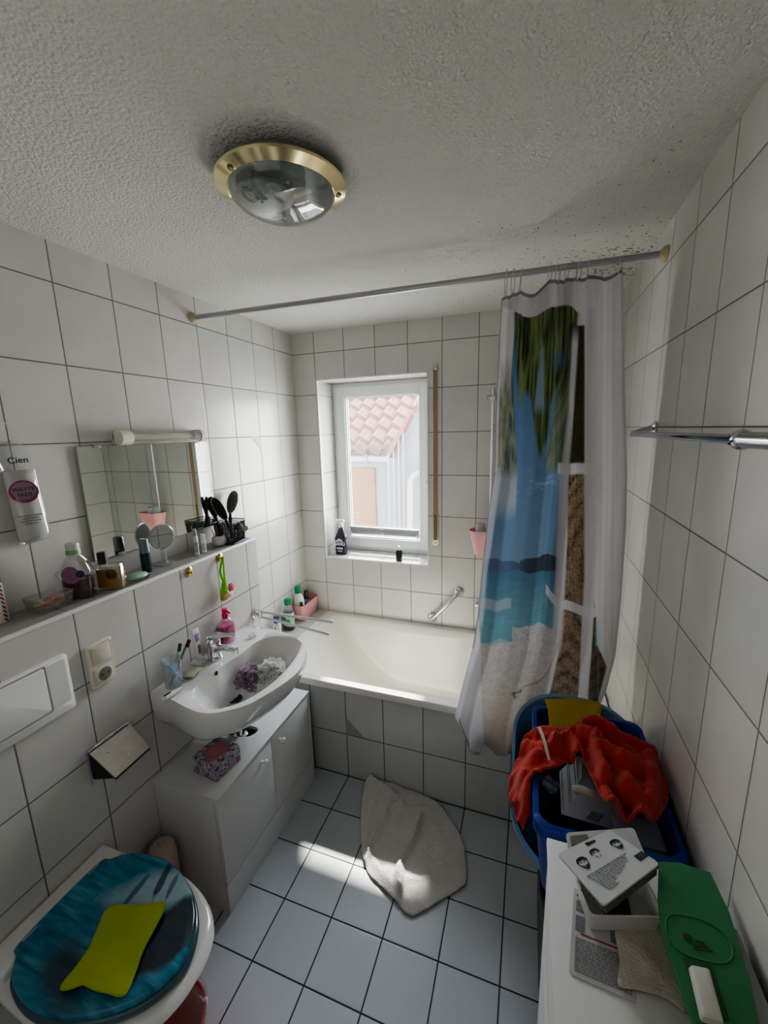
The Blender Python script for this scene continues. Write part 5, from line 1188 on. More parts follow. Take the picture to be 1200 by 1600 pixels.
rf = between([(874, 590), (858, 690), (850, 745)], [(893, 590), (886, 690), (884, 745)], 5)*rows(590, 735, 18); put(rf*.8, mixc((.10, .13, .06), (.30, .32, .14), np.clip((fbm((SX+SY*.35)/4, SY/40, 11)-.3)*2.2, 0, 1)))
# trunk
tl = [(893, 500), (893, 560), (888, 740), (885, 840), (880, 930), (872, 1020), (860, 1075), (852, 1100), (850, 1200)]; tr2 = [(915, 500), (915, 560), (914, 740), (922, 840), (926, 930), (934, 1000), (947, 1040), (935, 1090), (930, 1200)]
ringy = SY+3.0*np.sin((SX-900)/9.0); rg = np.abs(np.sin(ringy*np.interp(SY, [740, 1100], [.50, .33])))
tn = .55*fbm(SX/1.6, SY/7, 12)+.45*vn(SX/3.0, SY/1.5, 15)
tk = mixc((.045, .028, .018), (.44, .33, .21), np.clip(.40*rg+1.15*tn-.36, 0, 1))
tkd = mixc((.010, .014, .008), (.06, .06, .03), tn)
put(between(tl, tr2, 3)*rows(505, 1200), np.where((SY < 735)[..., None], tkd, tk))
put(between([(918, 500), (920, 900), (918, 1000), (915, 1100), (915, 1200)], tr2, 3)*rows(750, 1200), tk*.38)
# window lattice of the print: white bars
bar = (.60, .58, .61)
put(between([(896, 500), (888, 640), (874, 760), (868, 900), (862, 1000), (848, 1100), (846, 1200)], [(907, 500), (897, 640), (886, 760), (884, 900), (878, 1000), (862, 1100), (860, 1200)], 4)*rows(520, 1010, 30)*.80, bar)
put(between([(921, 480), (917, 640), (913, 760), (912, 900), (906, 1000), (900, 1100), (898, 1200)], [(935, 480), (932, 640), (930, 760), (929, 900), (923, 1000), (918, 1100), (915, 1200)], 3)*rows(480, 1200), bar)
put(between([(872, 600), (872, 800)], [(928, 600), (928, 800)])*rows(724+0, 741)*.9, (.64, .63, .66))
arc = 906+38*np.sqrt(np.clip(1-((930-SX)/78)**2, 0, 1)); put(((SX > 853) & (SX < 931) & (SY > arc) & (SY < arc+15))*.9, (.64, .63, .66))
put(between([(931, 480), (931, 850), (931, 950), (932, 1005), (948, 1040), (934, 1090), (932, 1200)], [(999, 480), (999, 1200)])*rows(400, 1200), (.62, .61, .63))
for xa in (941, 952, 962): put(np.exp(-((SX-xa-(SY-500)*-.012)/1.6)**2)*.25, (.38, .38, .42))
put(rows(965, 1008)*between([(929, 900), (929, 1100)], [(938, 900), (939, 1100)])*.35, (.2, .5, .6))
# top hem and seams
topline = 484+10*np.sin((SX-800)/17)-np.clip((SX-880)/100, 0, 1)*(-10)
hem = (SY < topline-2)
put(hem*between([(780, 400), (780, 600)], [(905, 400), (905, 600)])*1.0, (.50, .48, .50))
vv = np.repeat(V_[:, None], NU, 1); uu = np.repeat(U_[None, :], NV, 0)
put((vv < .006)*.9, (.16, .15, .17)); put((uu < .012)*.9, (.30, .28, .31)); put((uu > .985)*.5, (.40, .39, .43)); put((vv > .992)*.7, (.42, .38, .36))
put(((uu < .10) & (vv > .80))*.85, (.64, .64, .69))
# printed signature swirl and the small barcode strip on the hem
sw_ = np.abs(SY-(1072-((SX-805)/65).clip(0, 1)**3*70)); put((sw_ < 1.6)*((SX > 808) & (SX < 872))*.6, (.22, .21, .23))
put(((np.hypot((SX-807)/1.4, SY-1076) < 6) & (vn(SX/2, SY/2, 1) > .45))*.8, (.10, .10, .11))
me = bpy.data.meshes.new('curtain_cloth')
idx = np.arange(NV*NU).reshape(NV, NU)
faces = np.stack([idx[:-1, :-1], idx[:-1, 1:], idx[1:, 1:], idx[1:, :-1]], -1).reshape(-1, 4)
base_loc = Vector((1.5, -.79, 2.2))
me.from_pydata((pos.reshape(-1, 3)-np.array(base_loc)).tolist(), [], faces.tolist())
ca_ = me.color_attributes.new('print', 'FLOAT_COLOR', 'POINT')
ca_.data.foreach_set('color', np.concatenate([C.reshape(-1, 3), np.ones((NV*NU, 1))], 1).astype(np.float32).ravel())
me.polygons.foreach_set('use_smooth', [True]*len(me.polygons)); me.update()
m = bpy.data.materials.new('printed_voile'); m.use_nodes = True; N, L = nm(m); N.clear()
o_ = N.new('ShaderNodeOutputMaterial'); at_ = N.new('ShaderNodeVertexColor'); at_.layer_name = 'print'
wv = N.new('ShaderNodeTexNoise'); wv.inputs['Scale'].default_value = 160; tcx = N.new('ShaderNodeTexCoord'); L.new(tcx.outputs['Object'], wv.inputs['Vector'])
mrw = N.new('ShaderNodeMapRange'); mrw.inputs['To Min'].default_value = .9; mrw.inputs['To Max'].default_value = 1.08; L.new(wv.outputs['Fac'], mrw.inputs['Value'])
mlt = N.new('ShaderNodeMixRGB'); mlt.blend_type = 'MULTIPLY'; mlt.inputs[0].default_value = 1; L.new(at_.outputs[0], mlt.inputs[1]); L.new(mrw.outputs[0], mlt.inputs[2])
df = N.new('ShaderNodeBsdfDiffuse'); tl_ = N.new('ShaderNodeBsdfTranslucent'); L.new(mlt.outputs[0], df.inputs[0]); L.new(mlt.outputs[0], tl_.inputs[0])
mx = N.new('ShaderNodeMixShader'); mx.inputs[0].default_value = .33; L.new(df.outputs[0], mx.inputs[1]); L.new(tl_.outputs[0], mx.inputs[2])
trn = N.new('ShaderNodeBsdfTransparent'); mx2 = N.new('ShaderNodeMixShader'); mx2.inputs[0].default_value = .04; L.new(mx.outputs[0], mx2.inputs[1]); L.new(trn.outputs[0], mx2.inputs[2]); L.new(mx2.outputs[0], o_.inputs[0])
me.materials.append(m)
cur = bpy.data.objects.new('shower_curtain', me); COL.objects.link(cur); cur.location = base_loc
tag(cur, 'semi-sheer shower curtain printed with a palm beach seen through a window', 'shower curtain')
# barcode-like care label at the bottom hem
M_lab = mat('care_label', (.55, .55, .53), .6)
b = MB(); la, lb_ = Vector(pos[NV-6, 14]), Vector(pos[NV-6, 50])
for k in range(14):
    f0, f1 = k/14, (k+.55)/14; p, q_ = la.lerp(lb_, f0), la.lerp(lb_, f1); dn = Vector((0, -.004, 0)); b.quad(p+dn, q_+dn, q_+dn+Vector((0, 0, .017)), p+dn+Vector((0, 0, .017)))
bo = b.build('care_label', M_ink, cur)
# rings
ring0 = None
for k, px_ in enumerate(hooks_px):
    xw = LW[0].x+hooks_u[k]*(RW[0].x-LW[0].x); rp = railpt(xw)
    zt_ = ztop+float(np.interp(hooks_u[k], U_, rise))
    hgt = rp.z+.014-zt_+.006
    if ring0 is None:
        b = MB(); b.tube([Vector((.003*math.sin(a), .014*math.cos(a), .034*math.sin(a)-.020)) for a in [2*PI*i/32 for i in range(32)]], .0016, 6, closed=True)
        ring0 = b.build('curtain_ring', mat('clear_grey_ring', (.52, .52, .52), .3)); o = ring0
    else: o = ring0.copy(); COL.objects.link(o)
    o.location = rp+Vector((0, 0, 0)); o.rotation_euler = (0, 0, random.uniform(-.5, .5)); o.scale = (1, 1, max(.7, hgt/.068))
    lab = {0: 'leftmost plastic curtain ring on the shower rail', len(hooks_px)-1: 'rightmost plastic curtain ring on the shower rail, apart from the others'}.get(k, 'thin plastic curtain ring in the bunched middle of the shower curtain top')
    tag(o, lab, 'curtain ring', 'curtain rings on the shower rail')

# ================================================================ RIGHT WALL TOWEL RAIL
tr_ = thing('wall_towel_rail', 'chrome towel rail on the right tiled wall', 'towel rail', (W, -1.2, 1.71))
xr_ = 1.752; e0_ = at(988, 678, 'x', xr_); e1_ = at(1160, 687, 'x', xr_)
MB().tube([e0_, e1_], .0085, 16).build('rail', mat('blue_chrome', (.50, .56, .66), .08, 1.0), tr_)
MB().sphere(e0_, .0105, (1, .8, 1), 14).build('end_cap', M_chrome, tr_)
bp0 = at(1023, 668, 'x', W-.004)
b = MB(); b.lathe([(.021, 0), (.021, .007), (.012, .012)], (W, bp0.y, bp0.z), 20, M=Matrix.Rotation(-PI/2, 4, 'Y')); b.tube([(W-.008, bp0.y, bp0.z), (xr_+.004, bp0.y, e0_.z+.002)], .009, 12); b.build('bracket', M_steel, tr_)
b = MB(); b.sphere(e1_, .0165, (1, 1.0, 1), 18); b.tube([e1_, e1_+Vector((.0, -.03, .0)), e1_+Vector((.010, -.16, .0))], [.014, .0125, .0125], 16); b.build('joint', M_steel, tr_)
b = MB(); b.tube([e1_+Vector((.008, -.13, 0)), (W-.004, e1_.y-.13, e1_.z)], .011, 14); b.lathe([(.024, 0), (.024, .007), (.012, .012)], (W, e1_.y-.13, e1_.z), 20, M=Matrix.Rotation(-PI/2, 4, 'Y')); b.build('bracket', M_steel, tr_)
b = MB()
for dy, dz in ((.004, .004), (-.004, -.002), (.002, -.006)): b.sphere(e1_+Vector((-.0155, dy, dz)), .0022, n=8)
b.build('screw', M_ink, tr_)
# ================================================================ WHITE CHEST BESIDE THE RIGHT WALL
GX0, GX1, GY0, GY1, GZ = 1.5145, W-.003, -2.22, -1.542, .832
ch = thing('chest_of_drawers', 'narrow white chest of drawers against the right tiled wall', 'chest', (1.66, -1.88, 0))
MB().box((GX0+.018, GY0, .05), (GX1, GY1, GZ-.018)).build('carcass', M_lacq, ch)
MB().box((GX0-.004, GY0-.004, GZ-.0175), (GX1, GY1+.002, GZ), .002).build('top_panel', M_lacq, ch)
MB().box((GX0+.03, GY0+.01, 0), (GX1-.01, GY1-.01, .05)).build('plinth', M_lacq, ch)
zs = [.055, .242, .429, .616, .810]
for z0_, z1_ in zip(zs, zs[1:]):
    d = MB().box((GX0, GY0+.003, z0_+.003), (GX0+.0175, GY1-.003, z1_-.003), .002).build('drawer', M_lacq, ch)
def on(px_, py_, z=GZ+.001): return at(px_, py_, 'z', z)
def sheet(name, label, cat, pts, t_, m, z=GZ+.0006):
    b = MB(); P = [Vector((p.x, p.y, z)) for p in pts]; b.prism(P, (0, 0, t_)); return tag(b.build(name, m), label, cat)
# leaflet
lf = [on(897, 1388), on(889, 1517), on(893, 1523), on(915, 1533), on(993, 1567), on(1010, 1440)]
M_leaf = mat('leaflet_paper', (.46, .46, .48), .7)
leaf = sheet('leaflet', 'printed leaflet with red lines lying on the white chest under the tray', 'leaflet', lf, .0012, M_leaf)
e1u = (on(975, 1555)-on(893, 1519)).normalized(); e2u = (on(895, 1400)-on(889, 1517)).normalized(); o0 = on(893, 1517); o0.z = GZ+.0022
def lbox(b, u0, v0, u1, v1, h=.0003): b.prism([o0+e1u*u0+e2u*v0, o0+e1u*u1+e2u*v0, o0+e1u*u1+e2u*v1, o0+e1u*u0+e2u*v1], (0, 0, h))
rnd = random.Random(2)
b = MB()
for r_ in range(13):
    u = .004; v = .002+.0042*r_
    while u < .088:
        w_ = rnd.uniform(.004, .012); lbox(b, u, v, min(u+w_, .09), v+.0022); u += w_+.0015
b.build('printed_text', mat('grey_text', (.20, .20, .21), .7), leaf)
b = MB(); lbox(b, .012, .061, .088, .0635); lbox(b, .003, .128, .016, .131); b.build('red_line', mat('red_line', (.32, .02, .05), .6), leaf)
mgp = mat('grey_print', (.17, .18, .19), .7, var=.5, vscale=120)
for q_ in ((.003, .066, .018, .092), (.003, .100, .018, .120), (.060, .068, .074, .100)):
    b = MB(); lbox(b, *q_); b.build('printed_picture', mgp, leaf)
# beige cloth
bc_ = draped('dust_cloth', [(962,1452,.8355),(1000,1448,.8375),(1045,1448,.8375),(1062,1500,.8375),(1075,1580,.8365),(1040,1560,.8365),(1000,1548,.8365),(966,1540,.8355),(968,1500,.8365)], [(1010,1500,.841),(1030,1530,.8375)], [([(975,1470,.836),(1010,1500,.836),(1050,1540,.836)],.003,.012)], mat('beige_cloth', (.56, .52, .45), .9, bump=.5, bscale=220, var=.14), step=.007, fr=.0012, frs=30, thick=.0015, sm=4)
tag(bc_, 'beige cloth lying on the white chest in front of the tray', 'cloth')
for v_ in bc_.data.vertices: v_.co.z = max(v_.co.z, GZ+.0028)
# white tray
tz0, tz1 = GZ+.0045, GZ+.045
trp = [at(902, 1378, 'z', tz1), at(922, 1432, 'z', tz1), at(1042, 1434, 'z', tz1), at(1030, 1340, 'z', tz1)]
trp[3] = trp[2]+(trp[0]-trp[1])*1.28; trp[0] = trp[1]+(trp[0]-trp[1])*1.28
def inset(P, d, z, r=.010):
    c_ = sum(P, Vector())/4; out = []
    for i in range(4):
        a, p, n_ = P[i-1], P[i], P[(i+1) % 4]; u = (a-p).normalized(); w_ = (n_-p).normalized(); q_ = p+(u+w_)*d
        for k in range(5):
            t = k/4; A_ = q_+u*r; B_ = q_+w_*r; out.append(((1-t)**2)*A_+2*t*(1-t)*q_+t*t*B_)
    return [Vector((p.x, p.y, z)) for p in out]
ty_ = thing('white_tray', 'white plastic tray under the printed cards on the chest', 'tray', sum(trp, Vector())/4)
b = MB(); b.loft([inset(trp, .006, tz0), inset(trp, 0, tz1), inset(trp, .003, tz1), inset(trp, .009, tz0+.003)]); b.build('tray_wall', mat('grey_white_plastic', (.60, .61, .59), .35), ty_)
ctr = sum(trp, Vector())/4
b = MB(); b.box((ctr.x-.026, ctr.y-.020, tz0+.0036), (ctr.x+.022, ctr.y+.030, tz0+.022), .006); b.build('dark_box', M_dark); ob = bpy.data.objects['dark_box']; ob.name = 'soap_box'; tag(ob, 'dark box lying in the white tray under the cards', 'box')
# printed blister cards
def card(name, label, px4, z4, m, t_=.0015, rcorner=.008):
    P = [at(px_, py_, 'z', z) for (px_, py_), z in zip(px4, z4)]
    t = thing(name, label, 'card', sum(P, Vector())/4)
    out = []
    for i in range(4):
        a, p, n_ = P[i-1], P[i], P[(i+1) % 4]; u = (a-p).normalized()*rcorner; w_ = (n_-p).normalized()*rcorner
        for k in range(5):
            s = k/4; out.append((1-s)**2*(p+u)+2*s*(1-s)*p+s*s*(p+w_))
    nrm_ = (P[1]-P[0]).cross(P[3]-P[0]).normalized()
    if nrm_.z < 0: nrm_ = -nrm_
    b = MB(); b.loft([out, [p-nrm_*t_ for p in out]]); b.build('card_sheet', m, t)
    def UV(u, v, up=.0008): 
        a = P[0].lerp(P[1], u); d = P[3].lerp(P[2], u); return a.lerp(d, v)+nrm_*up
    return t, UV, nrm_, P
M_card = mat('white_card', (.58, .60, .61), .45, var=.03)
t2, UV2, n2_, P2 = card('blister_card', 'white card with a grey window lying under the printed face card', [(884, 1301), (990, 1293), (1012, 1345), (890, 1345)], [.895, .893, .885, .886], M_card)
b = MB(); b.prism([UV2(.05, .15), UV2(.30, .12), UV2(.31, .8), UV2(.055, .8)], n2_*.0005); b.build('grey_window', mat('grey_window', (.22, .22, .20), .5), t2)
t1, UV1, n1_, P1 = card('printed_card', 'white printed card with bearded face drawings and a barcode on the tray', [(871, 1334), (952, 1296), (1031, 1349), (943, 1415)], [.912, .908, .915, .920], M_card, .004)
# text rows run along u direction from P0->P1?  card axes: u along the edge 871,1334 -> 952,1296 ; v down to 943,1415
def pbox(b, u0, v0, u1, v1, up=.0008): b.prism([UV1(u0, v0, up), UV1(u1, v0, up), UV1(u1, v1, up), UV1(u0, v1, up)], n1_*.0003)
def face(u, v, s, beard, hairstyle, k):
    # small line drawing: hair cap, face outline, beard
    b = MB()
    def pt(x_, y_): return UV1(u+x_*s, v+y_*s, .0010)
    def blobp(pts): b.prism([pt(*p) for p in pts], n1_*.0003)
    blobp([(-.9, .2), (-1.0, -.4), (-.7, -1.0), (0, -1.25), (.7, -1.05), (1.0, -.4), (.9, .15), (.72, -.2), (.5, -.55), (-.1, -.5), (-.6, -.6), (-.75, -.1)])
    if beard:
        blobp([(-.75, .45), (-.85, .1), (-.62, .35), (-.35, .72), (-.2, 1.25), (-.55, 1.05)]); blobp([(-.35, .72), (0, .62), (.35, .72), (.5, 1.1), (0, 1.55), (-.45, 1.2), (-.2, .95), (.2, .95)]); blobp([(.75, .45), (.85, .1), (.62, .35), (.35, .72), (.2, 1.25), (.55, 1.05)])
    else:
        blobp([(-.5, .6), (-.42, .55), (-.2, 1.2), (-.3, 1.25)]); blobp([(.5, .6), (.42, .55), (.25, 1.2), (.32, 1.25)])
    for sx_ in (-.35, .35): blobp([(sx_-.18, -.12), (sx_+.18, -.12), (sx_+.16, 0), (sx_-.16, 0)])
    b.build('face_drawing', M_ink, t1)
face(.21, .33, .088, True, 0, 0); face(.47, .29, .078, False, 0, 1); face(.84, .32, .085, True, 0, 2)
b = MB(); pbox(b, .53, .06, .64, .10); pbox(b, .47, .045, .54, .11); b.build('logo_print', M_ink, t1)
b = MB(); rnd = random.Random(5)
for r_ in range(9):
    v = .54+.040*r_; u = .10+.012*r_; end = (.80, .76, .76, .74, .64, .54, .40, .34, .38)[r_]
    while u < end:
        w_ = rnd.uniform(.02, .065); pbox(b, u, v, min(u+w_, end), v+.018); u += w_+.014
b.build('printed_text', mat('grey_card_text', (.22, .23, .24), .7), t1)
b = MB(); u = .84
for k in range(13):
    w_ = rnd.choice((.004, .007, .010)); pbox(b, u, .66, u+w_, .80); u += w_+.005
b.build('barcode', M_ink, t1)
bx = thing('scrub_pad', 'dark bristly pad under the printed card in the tray', 'scrub pad', P1[3])
b = MB(); b.prism([P1[3].lerp(P1[2], .05)-n1_*.006, P1[3].lerp(P1[2], .95)-n1_*.006, P1[2].lerp(P1[1], .45)-n1_*.006, P1[3].lerp(P1[0], .45)-n1_*.006], -n1_*.015); b.build('pad', mat('dark_brown_bristle', (.13, .125, .115), .9, bump=.8, bscale=140, var=.5, vscale=40), bx)
# green plastic holder with white slider
gz = .905
gp = [(1030, 1345), (1062, 1347), (1110, 1362), (1140, 1425), (1172, 1532), (1186, 1600), (1200, 1672), (1102, 1690), (1085, 1600), (1052, 1508), (1034, 1450), (1028, 1400)]
G = [at(px_, py_, 'z', gz) for px_, py_ in gp]
G = [Vector((min(p.x, W-.006), p.y, gz)) for p in G]
gr = thing('green_holder', 'green plastic slicer with a white slider lying on boxes at the front of the chest', 'slicer', sum(G, Vector())/len(G))
M_gr = mat('green_plastic', (.025, .175, .065), .42, var=.05, bump=.05, bscale=120)
cG = sum(G, Vector())/len(G)
b = MB(); b.loft([[cG+(p-cG)*.985+Vector((0, 0, -.012)) for p in G], [p+Vector((0, 0, -.010)) for p in G], [p+Vector((0, 0, -.0015)) for p in G], [cG+(p-cG)*.985 for p in G]]); b.build('board', M_gr, gr)
ovp = catmull([at(px_, py_, 'z', gz+.001) for px_, py_ in ((1042, 1434), (1060, 1428), (1105, 1440), (1135, 1462), (1145, 1490), (1132, 1504), (1098, 1500), (1062, 1485), (1043, 1460))], 5)
ovp = [Vector((min(p.x, W-.012), p.y, p.z)) for p in ovp]
b = MB(); b.tube(ovp, .0011, 6, closed=True); b.build('raised_oval', mat('green_ridge', (.05, .24, .10), .35), gr)
b = MB()
for k, (x0_, x1_, yy) in enumerate(((1086, 1100, 1468), (1084, 1106, 1474), (1084, 1112, 1480))):
    p, q_ = at(x0_, yy, 'z', gz+.0004), at(x1_, yy+4, 'z', gz+.0004); b.prism([p, q_, q_+Vector((.0, -.0032, 0)), p+Vector((0, -.0032, 0))], (0, 0, .0006))
p = at(1075, 1466, 'z', gz+.0004); b.lathe([(.0065, 0), (.0065, .0008), (0, .0008)], p, 14); b.build('moulded_mark', mat('dark_green_mark', (.008, .05, .02), .5), gr)
sl = [at(px_, py_, 'z', gz+.001) for px_, py_ in ((1068, 1497), (1111, 1505), (1140, 1595), (1105, 1600))]
b = MB(); b.prism(sl, (0, 0, .0005)); b.build('slot', mat('slot_green', (.012, .085, .03), .5), gr)
sl = [at(px_, py_, 'z', gz+.012) for px_, py_ in ((1079, 1506), (1108, 1512), (1131, 1596), (1098, 1586))]
b = MB(); b.loft([inset([Vector((p.x, p.y, gz)) for p in sl], -.002, gz+.0018, .004), inset([Vector((p.x, p.y, gz)) for p in sl], 0, gz+.010, .004), inset([Vector((p.x, p.y, gz)) for p in sl], .003, gz+.012, .004)]); b.build('white_slider', mat('worn_white_slider', (.55, .54, .50), .4, var=.12, vscale=40), gr)
# the boxes it rests on
bb = thing('cardboard_box', 'grey box under the green slicer at the wall end of the chest', 'box', (1.76, -1.77, GZ))
MB().box((1.716, -1.90, GZ+.0005), (W-.012, -1.665, gz-.0125), .003).build('box_body', mat('grey_card', (.30, .31, .31), .7), bb)

# ================================================================ STACKED TUBS WITH LAUNDRY
hp_ = thing('laundry_hamper', 'dark grey plastic hamper on the floor under the blue tubs', 'hamper', (1.66, -1.22, 0))
b = MB(); b.loft([rrect(1.665, -1.23, .132, .225, .05, 0), rrect(1.662, -1.23, .145, .240, .05, .49), rrect(1.662, -1.23, .150, .245, .05, .51), rrect(1.662, -1.23, .150, .245, .05, .525), rrect(1.662, -1.23, .142, .237, .05, .525), rrect(1.665, -1.23, .125, .218, .05, .015)]); b.build('hamper_wall', M_dark, hp_)
lt = thing('light_blue_tub', 'light blue oval plastic tub holding the dark blue crate', 'tub', (1.63, -1.2, .40))
def tubring(k, z0, tilt, y0=-1.455, y1=-.932, x0=1.424, x1=W-.004, r=.16):
    cx_, cy_ = (x0+x1)/2, (y0+y1)/2
    return [Vector((cx_+.012*(1-k)+(p.x-cx_)*k, cy_+(p.y-cy_)*k, z0+tilt*(p.y-cy_)/.28)) for p in rrect(cx_, cy_, (x1-x0)/2, (y1-y0)/2, r, 0, 10)]
M_lblue = mat('light_blue_plastic', (.17, .31, .45), .4, var=.04)
b = MB(); b.loft([tubring(.78, .529, 0), tubring(.82, .54, .002), tubring(.93, .67, .075), tubring(.955, .69, .085), tubring(1.0, .70, .095), tubring(1.0, .708, .095), tubring(.955, .706, .093), tubring(.92, .67, .075), tubring(.80, .540, 0)]); b.build('tub_wall', M_lblue, lt)
dc = thing('dark_blue_crate', 'dark blue plastic crate full of laundry and boxes by the right wall', 'crate', (1.645, -1.26, .44))
def crr(k, z, grow=0, r=.035): return rrect(1.645, -1.258, .160*k+grow, .236*k+grow, r, z, 6)
M_dblue = mat('royal_blue_plastic', (.008, .035, .27), .35, var=.05)
b = MB(); b.loft([crr(.80, .545), crr(.83, .56), crr(.955, .755), crr(.955, .77, .001), crr(.99, .772, .003), crr(.99, .80, .004), crr(.975, .804, .004), crr(.93, .804), crr(.915, .795), crr(.80, .565)]); b.build('crate_wall', M_dblue, dc, ang=50)
# contents
cb_ = thing('medicine_box', 'pale grey cardboard carton lying open in the dark blue crate', 'box', (1.62, -1.33, .62))
tl_p = [at(876, 1207, 'z', .785), at(906, 1191, 'z', .800), at(907, 1241, 'z', .800), at(879, 1272, 'z', .785)]
A0, A1 = at(877, 1272, 'z', .775), at(905, 1241, 'z', .795); B0 = at(874, 1206, 'z', .775); D0 = at(970, 1300, 'z', .735)
ux, uy = (A1-A0), (B0-A0); uw = (D0-A0)
b = MB(); b.loft([[A0, A1, A1+uy, A0+uy], [A0+uw, A1+uw*.9, A1+uw*.9+uy, A0+uw+uy]]); b.build('carton', mat('pale_carton', (.40, .41, .46), .6, var=.05), cb_)
# the face with lines
nn_ = ux.cross(uy).normalized(); nn_ = nn_ if nn_.dot(Vector(CAM)-A0) > 0 else -nn_
b = MB()
for f_ in (.12, .45, .55, .86): 
    p, q_ = A0+ux*f_+nn_*.001, A0+ux*f_+uy+nn_*.001; b.prism([p, q_, q_+ux*.03, p+ux*.03], nn_*.0004)
b.build('printed_lines', M_inkgrey, cb_)
n3_ = ux.cross(uw).normalized(); n3_ = n3_ if n3_.dot(Vector(CAM)-A0) > 0 else -n3_
b = MB()
for k in range(5):
    p = A0+uw*(.38+.045*k)+ux*.10+n3_*.001; b.prism([p, p+uw*.02, p+uw*.02+ux*.38, p+ux*.38], n3_*.0004)
b.build('blue_print', mat('dark_blue_letters', (.03, .04, .20), .6), cb_)
b = MB(); b.prism([at(903, 1189, 'z', .81), at(910, 1192, 'z', .812), at(909, 1216, 'z', .806), at(905, 1222, 'z', .80)], (.002, 0, -.004)); b.build('torn_flap', mat('green_grey_card', (.36, .45, .40), .7), cb_)
cb2_ = thing('cardboard_box', 'dull grey box at the front right corner of the dark blue crate', 'box', (1.73, -1.42, .57))
MB().box((1.670, -1.440, .57), (1.775, -1.36, .775), .003).build('box_body', mat('blue_grey_card', (.20, .23, .29), .7), cb2_)
bg = draped('plastic_bag', [(835,1205,.735),(860,1200,.74),(880,1205,.74),(888,1240,.72),(880,1275,.70),(870,1292,.69),(846,1288,.70),(838,1250,.72)], [(850,1225,.745),(865,1250,.705),(855,1270,.715)], [([(840,1215,.73),(860,1228,.73),(875,1225,.73)],.012,.008),([(845,1255,.71),(862,1262,.71),(872,1280,.70)],.010,.008)], mat('dark_foil_bag', (.035, .028, .030), .22, var=.8, vscale=25, bump=.5, bscale=40), step=.006, fr=.010, frs=40, thick=.002, sm=3)
tag(bg, 'crumpled dark foil bag in the dark blue crate', 'bag')
bw = draped('plastic_wrapper', [(838,1210,.75),(858,1212,.755),(872,1222,.75),(876,1236,.74),(862,1240,.745),(848,1228,.75)], [], [([(842,1216,.75),(858,1226,.75),(872,1232,.75)],.008,.006)], mat('silver_wrapper', (.32, .38, .44), .25, .3, var=.8, vscale=50), step=.005, fr=.006, frs=60, thick=.001, sm=3)
tag(bw, 'small silver and black wrapper on the dark bag in the crate', 'wrapper')
M_rust = mat('brown_cloth', (.10, .025, .015), .9)
# yellow cloth over the back rim
yc = draped('yellow_cloth', [(852,1096,.806),(856,1093,.812),(895,1093,.815),(936,1099,.812),(938,1118,.815),(937,1145,.812),(910,1150,.812),(860,1146,.812),(858,1130,.815),(856,1110,.812)], [(895,1112,.818),(900,1135,.817)], [], mat('yellow_cloth', (.42, .29, .02), .92, bump=.6, bscale=180, var=.12), step=.008, fr=.002, frs=25, thick=.004, sm=4)
tag(yc, 'yellow cloth hanging over the back edge of the dark blue crate', 'cloth')
# red towel
rt_out = [(226+0,1,0)]
def RC(l): return [(780+x/3.75, 1060+y/3.75, z) for x, y, z in l]
out_ = RC([(222,290,.838),(300,285,.842),(400,292,.842),(455,275,.852),(530,248,.862),(600,262,.862),(680,300,.862),(760,345,.856),(830,385,.848),(890,405,.840),(930,470,.836),(965,570,.834),(990,700,.826),(962,770,.824),(900,855,.822),(830,876,.822),(740,845,.826),(660,775,.838),(600,690,.846),(560,620,.848),(520,545,.844),(490,500,.838),(440,495,.832),(360,520,.826),(280,535,.822),(215,545,.822),(188,575,.818),(186,700,.775),(178,820,.715),(140,892,.690),(100,850,.680),(72,760,.680),(55,690,.690),(75,580,.728),(110,470,.770),(138,380,.805),(160,320,.826)])
ctl = RC([(330,400,.848),(480,340,.872),(560,320,.880),(620,420,.878),(700,420,.874),(760,520,.872),(840,520,.862),(820,640,.862),(720,600,.878),(640,560,.872),(720,780,.835),(765,760,.836),(450,430,.862),(230,420,.842),(150,560,.790),(120,700,.735),(400,470,.842),(880,700,.846)])
rdg = [(RC([(420,330,.85),(560,290,.85),(700,370,.85),(860,430,.85)]),.020,.014),(RC([(300,400,.85),(340,370,.85),(400,365,.85),(450,420,.85),(470,470,.85)]),.022,.010),(RC([(480,350,.85),(600,440,.85),(660,520,.85),(800,560,.85)]),.020,.013),
 (RC([(560,420,.85),(600,560,.85),(640,680,.85),(700,790,.85),(780,830,.85),(825,790,.85),(800,720,.85),(740,680,.85)]),.026,.011),(RC([(880,470,.85),(900,600,.85),(880,720,.85),(850,830,.85)]),.018,.014),(RC([(700,500,.85),(760,640,.85),(840,720,.85)]),.012,.012),
 (RC([(160,400,.80),(220,440,.80),(330,470,.80)]),.010,.012),(RC([(100,560,.75),(150,640,.75),(160,780,.72)]),.010,.012),(RC([(640,660,.84),(720,740,.84),(770,770,.84)]),-.030,.020),(RC([(560,360,.85),(640,380,.85),(720,440,.85)]),-.014,.012),(RC([(370,430,.85),(420,450,.85)]),-.018,.014)]
M_red = mat('red_terry', (.50, .018, .005), .95, bump=.6, bscale=380, var=.16, vscale=30, sheen=.25)
rt = draped('red_towel', out_, ctl, [(a_, h_*1.35, w_*.85) for a_, h_, w_ in rdg], M_red, step=.0058, fr=.008, frs=26, thick=.006, power=2.6, sm=4)
tag(rt, 'crumpled red terry towel thrown over the dark blue crate', 'towel')
b = MB(); tA, tB, tC, tD = [at(780+x/3.75, 1060+y/3.75, 'z', z) for x, y, z in ((222,285,.851),(243,283,.851),(300,480,.858),(284,478,.858))]
b.grid([[tA.lerp(tD, k/8)+Vector((0, 0, .010*math.sin(PI*k/8))), tB.lerp(tC, k/8)+Vector((0, 0, .010*math.sin(PI*k/8)))] for k in range(9)]); tgo = b.build('care_label', mat('beige_tape', (.45, .40, .34), .8), rt)
